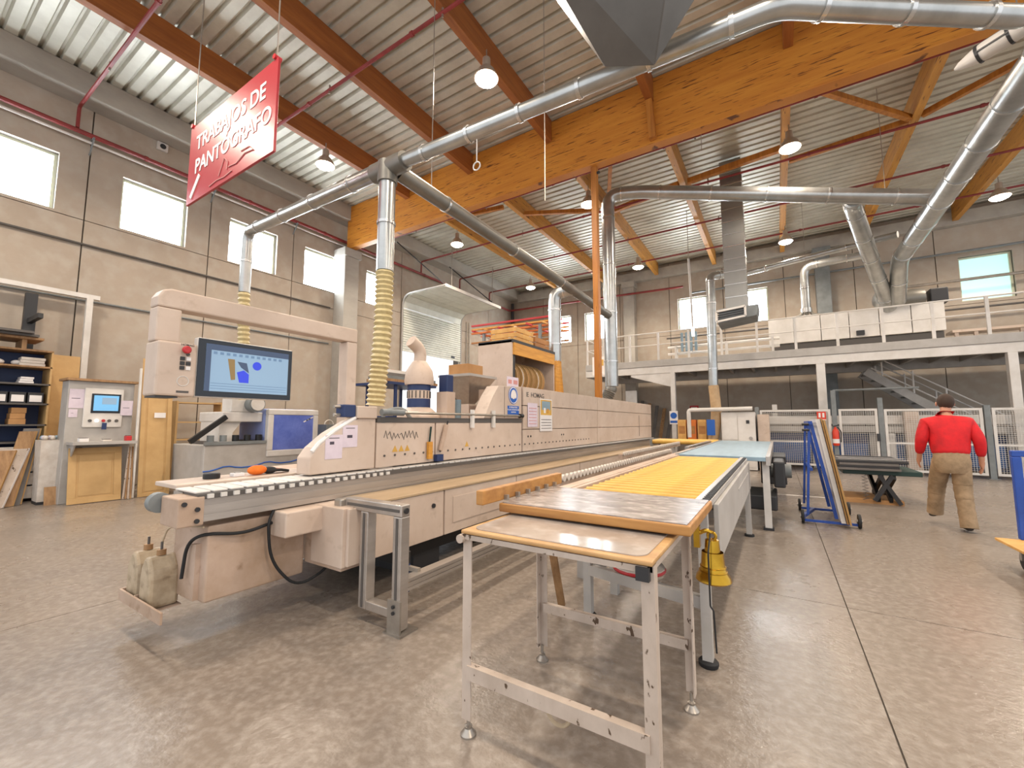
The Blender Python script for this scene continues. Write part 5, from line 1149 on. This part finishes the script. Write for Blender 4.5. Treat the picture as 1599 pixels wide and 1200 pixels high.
MB().torus((-9.3, 6.35, 1.35), (1, 0, 0), .12, .012, 16, 6, 0, PI).build('hose_loop', 'bucket', t, True)
B(-9.5, -9.1, 6.15, 6.6, .98, 1.36).build('tool_rack', 'mid_grey', t)
o = thing('tool_bench', (-8.3, 7.3, 0), 'steel rack table with boards stacked on it behind the ribbed hose', 'rack')
for xx, yy in ((-8.6, 6.9), (-8.6, 8.0), (-7.6, 6.9), (-7.6, 8.0)): B(xx-.03, xx+.03, yy-.03, yy+.03, 0, 2.3).build('leg', 'blue_dark', o)
for z in (2.3, 1.5): B(-8.7, -7.5, 6.6, 8.2, z, z+.06).build('shelf', 'blue_dark', o)
for q in range(4): tag(B(-8.15, -7.55, 6.5+.05*q, 8.3-.08*q, 2.361+q*.07, 2.43+q*.07).build('stacked_board', ('oak', 'mid_grey', 'grey_board', 'white_paint')[q]), ('bottom brown', 'second grey', 'third dark grey', 'topmost white')[q] + ' board stacked on the steel rack table', 'board')
for q in range(3): B(-8.4, -8.2, 6.8+q*.5, 6.9+q*.5, 2.36, 2.75).build('stake', 'orange' if q == 1 else 'steel', o)
o = thing('parts_rack', (-11.2, 6.4, 0), 'wooden rack of tools against the wall behind the CNC router', 'rack')
for yy in (4.0, 4.9): B(-11.9, -11.5, yy, yy+.04, 0, 1.9).build('side', 'mdf', o)
for z in (.5, 1.0, 1.4, 1.85): B(-11.9, -11.5, 4.04, 4.9, z, z+.03).build('shelf', 'mdf', o)

# ------------------------------------------------------------------ person walking away
def skin(name, chain, m, parent, sub=2):
    verts, edges, rad = [], [], []
    idx = {}
    for seq in chain:
        prev = None
        for (nm, p, r) in seq:
            if nm not in idx:
                idx[nm] = len(verts); verts.append(p); rad.append(r)
            if prev is not None and prev != idx[nm]: edges.append((prev, idx[nm]))
            prev = idx[nm]
    r0 = parent
    while r0.parent: r0 = r0.parent
    me = bpy.data.meshes.new(name); me.from_pydata([tuple(Vector(v)-r0.location) for v in verts], edges, [])
    ob = bpy.data.objects.new(name, me); C.objects.link(ob)
    ob.modifiers.new('skin', 'SKIN'); 
    for i, r in enumerate(rad):
        rr = r if isinstance(r, tuple) else (r, r)
        me.skin_vertices[0].data[i].radius = rr; me.skin_vertices[0].data[i].use_root = (i == 0)
    ob.modifiers['skin'].use_smooth_shade = True
    sb = ob.modifiers.new('sub', 'SUBSURF'); sb.levels = sub; sb.render_levels = sub
    dg = bpy.context.evaluated_depsgraph_get()
    m2 = bpy.data.meshes.new_from_object(ob.evaluated_get(dg)); m2.name = name
    bpy.data.objects.remove(ob)
    m2.materials.clear(); m2.materials.append(M[m])
    for p in m2.polygons: p.use_smooth = True
    o2 = bpy.data.objects.new(name, m2); C.objects.link(o2); o2.parent = parent
    return o2
px, py = 1.93, 7.85
pe = thing('person', (px, py, 0), 'person in a red sweater and khaki trousers walking away', 'person')
def P(x, y, z): return (px+x, py+y, z)
hipL, hipR = P(-.09, .02, .93), P(.09, .02, .93)
knL, anL, toL = P(-.11, .26, .54), P(-.12, .38, .20), P(-.12, .56, .09)
knR, anR, toR = P(.09, .05, .50), P(.09, -.04, .10), P(.09, .15, .04)
sh = 1.43
body = [[('pel', P(0, .02, .96), (.16, .12)), ('wai', P(0, .03, 1.12), (.15, .11)), ('che', P(0, .06, 1.32), (.17, .12)), ('nb', P(0, .10, 1.50), .06), ('nk', P(.02, .14, 1.57), .055), ('hd', P(.03, .17, 1.66), (.075, .09)), ('ht', P(.03, .17, 1.74), (.06, .075))],
        [('pel', None, 0), ('hl', hipL, .1), ('kl', knL, .065), ('al', anL, .045), ('tl', toL, .035)], [('pel', None, 0), ('hr', hipR, .1), ('kr', knR, .065), ('ar', anR, .045), ('tr', toR, .035)]]
hands = {}
for s_, nm, el, wr in ((-1, 'l', P(-.275, .03, 1.17), P(-.28, .16, .95)), (1, 'r', P(.275, .0, 1.17), P(.29, .06, .93))):
    shp = P(.20*s_, .07, sh)
    pm = Vector(wr) + (Vector(wr)-Vector(el)).normalized()*.09
    body.append([('che', None, 0), ('s'+nm, shp, .065), ('e'+nm, el, .045), ('w'+nm, wr, .03), ('p'+nm, tuple(pm), (.035, .025))])
    d = (Vector(wr)-Vector(el)).normalized()
    for q in range(4):
        off = Vector((0, (q-1.5)*.02, 0)); L = (.075, .085, .08, .06)[q]
        body.append([('p'+nm, None, 0), ('f%s%d' % (nm, q), tuple(pm+off+d*.03), .009), ('g%s%d' % (nm, q), tuple(pm+off+d*(.03+L*.5)+Vector((-s_*.008, 0, 0))), .0085), ('t%s%d' % (nm, q), tuple(pm+off+d*(.03+L)+Vector((-s_*.025, 0, 0))), .007)])
    body.append([('w'+nm, None, 0), ('th'+nm, tuple(Vector(wr)+d*.05+Vector((0, .035, 0))), .011), ('tt'+nm, tuple(Vector(wr)+d*.10+Vector((-s_*.01, .05, 0))), .009)])
bd = skin('body', body, 'skin', pe, 1)
sw = [[('w0', P(0, .02, .95), (.195, .15)), ('w1', P(0, .03, 1.03), (.21, .165)), ('c1', P(0, .05, 1.2), (.225, .165)), ('c2', P(0, .07, 1.36), (.21, .15)), ('c3', P(0, .10, 1.48), (.11, .09)), ('c4', P(.01, .12, 1.54), (.075, .075))]]
for s_, nm, el, wr in ((-1, 'l', P(-.275, .03, 1.17), P(-.28, .16, .97)), (1, 'r', P(.275, .0, 1.17), P(.29, .06, .95))):
    sw.append([('c2', None, 0), ('s'+nm, P(.205*s_, .07, 1.39), .095), ('e'+nm, el, .07), ('w'+nm, wr, .05)])
skin('sweater', sw, 'sweater', pe, 2)
trs = MB()
trs.tube_rings([(Vector(P(0, .02, z)), r) for z, r in ((1.03, .165), (.97, .175), (.88, .185), (.80, .175), (.74, .14))], Vector((1.02, 0, 0)), Vector((0, .78, 0)), 18)
for hip, kn, an in ((P(-.085, .04, .90), knL, anL), (P(.085, .03, .90), knR, anR)):
    h, k2, a2 = Vector(hip), Vector(kn), Vector(an); e = a2 + (a2-k2).normalized()*.05
    trs.tube(fillet([h, h*.5+k2*.5, k2, k2*.5+a2*.5, e], .14, 5), .1, 14, True, None)
    n_ = 2 + 3*6; base = len(trs.v) - n_*14
    for q in range(n_):
        f = q/(n_-1); s_ = 1.02 - .22*f + (.03*math.sin(q*2.3) if q > 5 else 0); s_ += .08*max(0, f-.85)/.15
        c = sum((trs.v[base+q*14+w] for w in range(14)), Vector())/14
        for w in range(14): trs.v[base+q*14+w] = c + (trs.v[base+q*14+w]-c)*s_
trs.build('trousers', 'trousers', pe, True)
for an, to in ((anL, toL), (anR, toR)):
    skin('shoe', [[('h', tuple(Vector(an)+Vector((0, -.05, -.045))), (.045, .04)), ('m', tuple((Vector(an)+Vector(to))/2+Vector((0, 0, -.015))), (.047, .038)), ('t', to, (.044, .03))]], 'shoe', pe, 2)
MB().sphere(P(.03, .155, 1.69), .098, .9, 1.05, 1.12, 16, 10).build('hair', 'hair', pe, True)
for s_ in (-1, 1): MB().sphere(P(.03+s_*.088, .19, 1.66), .028, .4, .7, 1.1, 8, 6).build('ear', 'skin', bd, True)
MB().sphere(P(.03, .275, 1.65), .018, .8, 1, 1.2, 8, 6).build('nose', 'skin', bd, True)
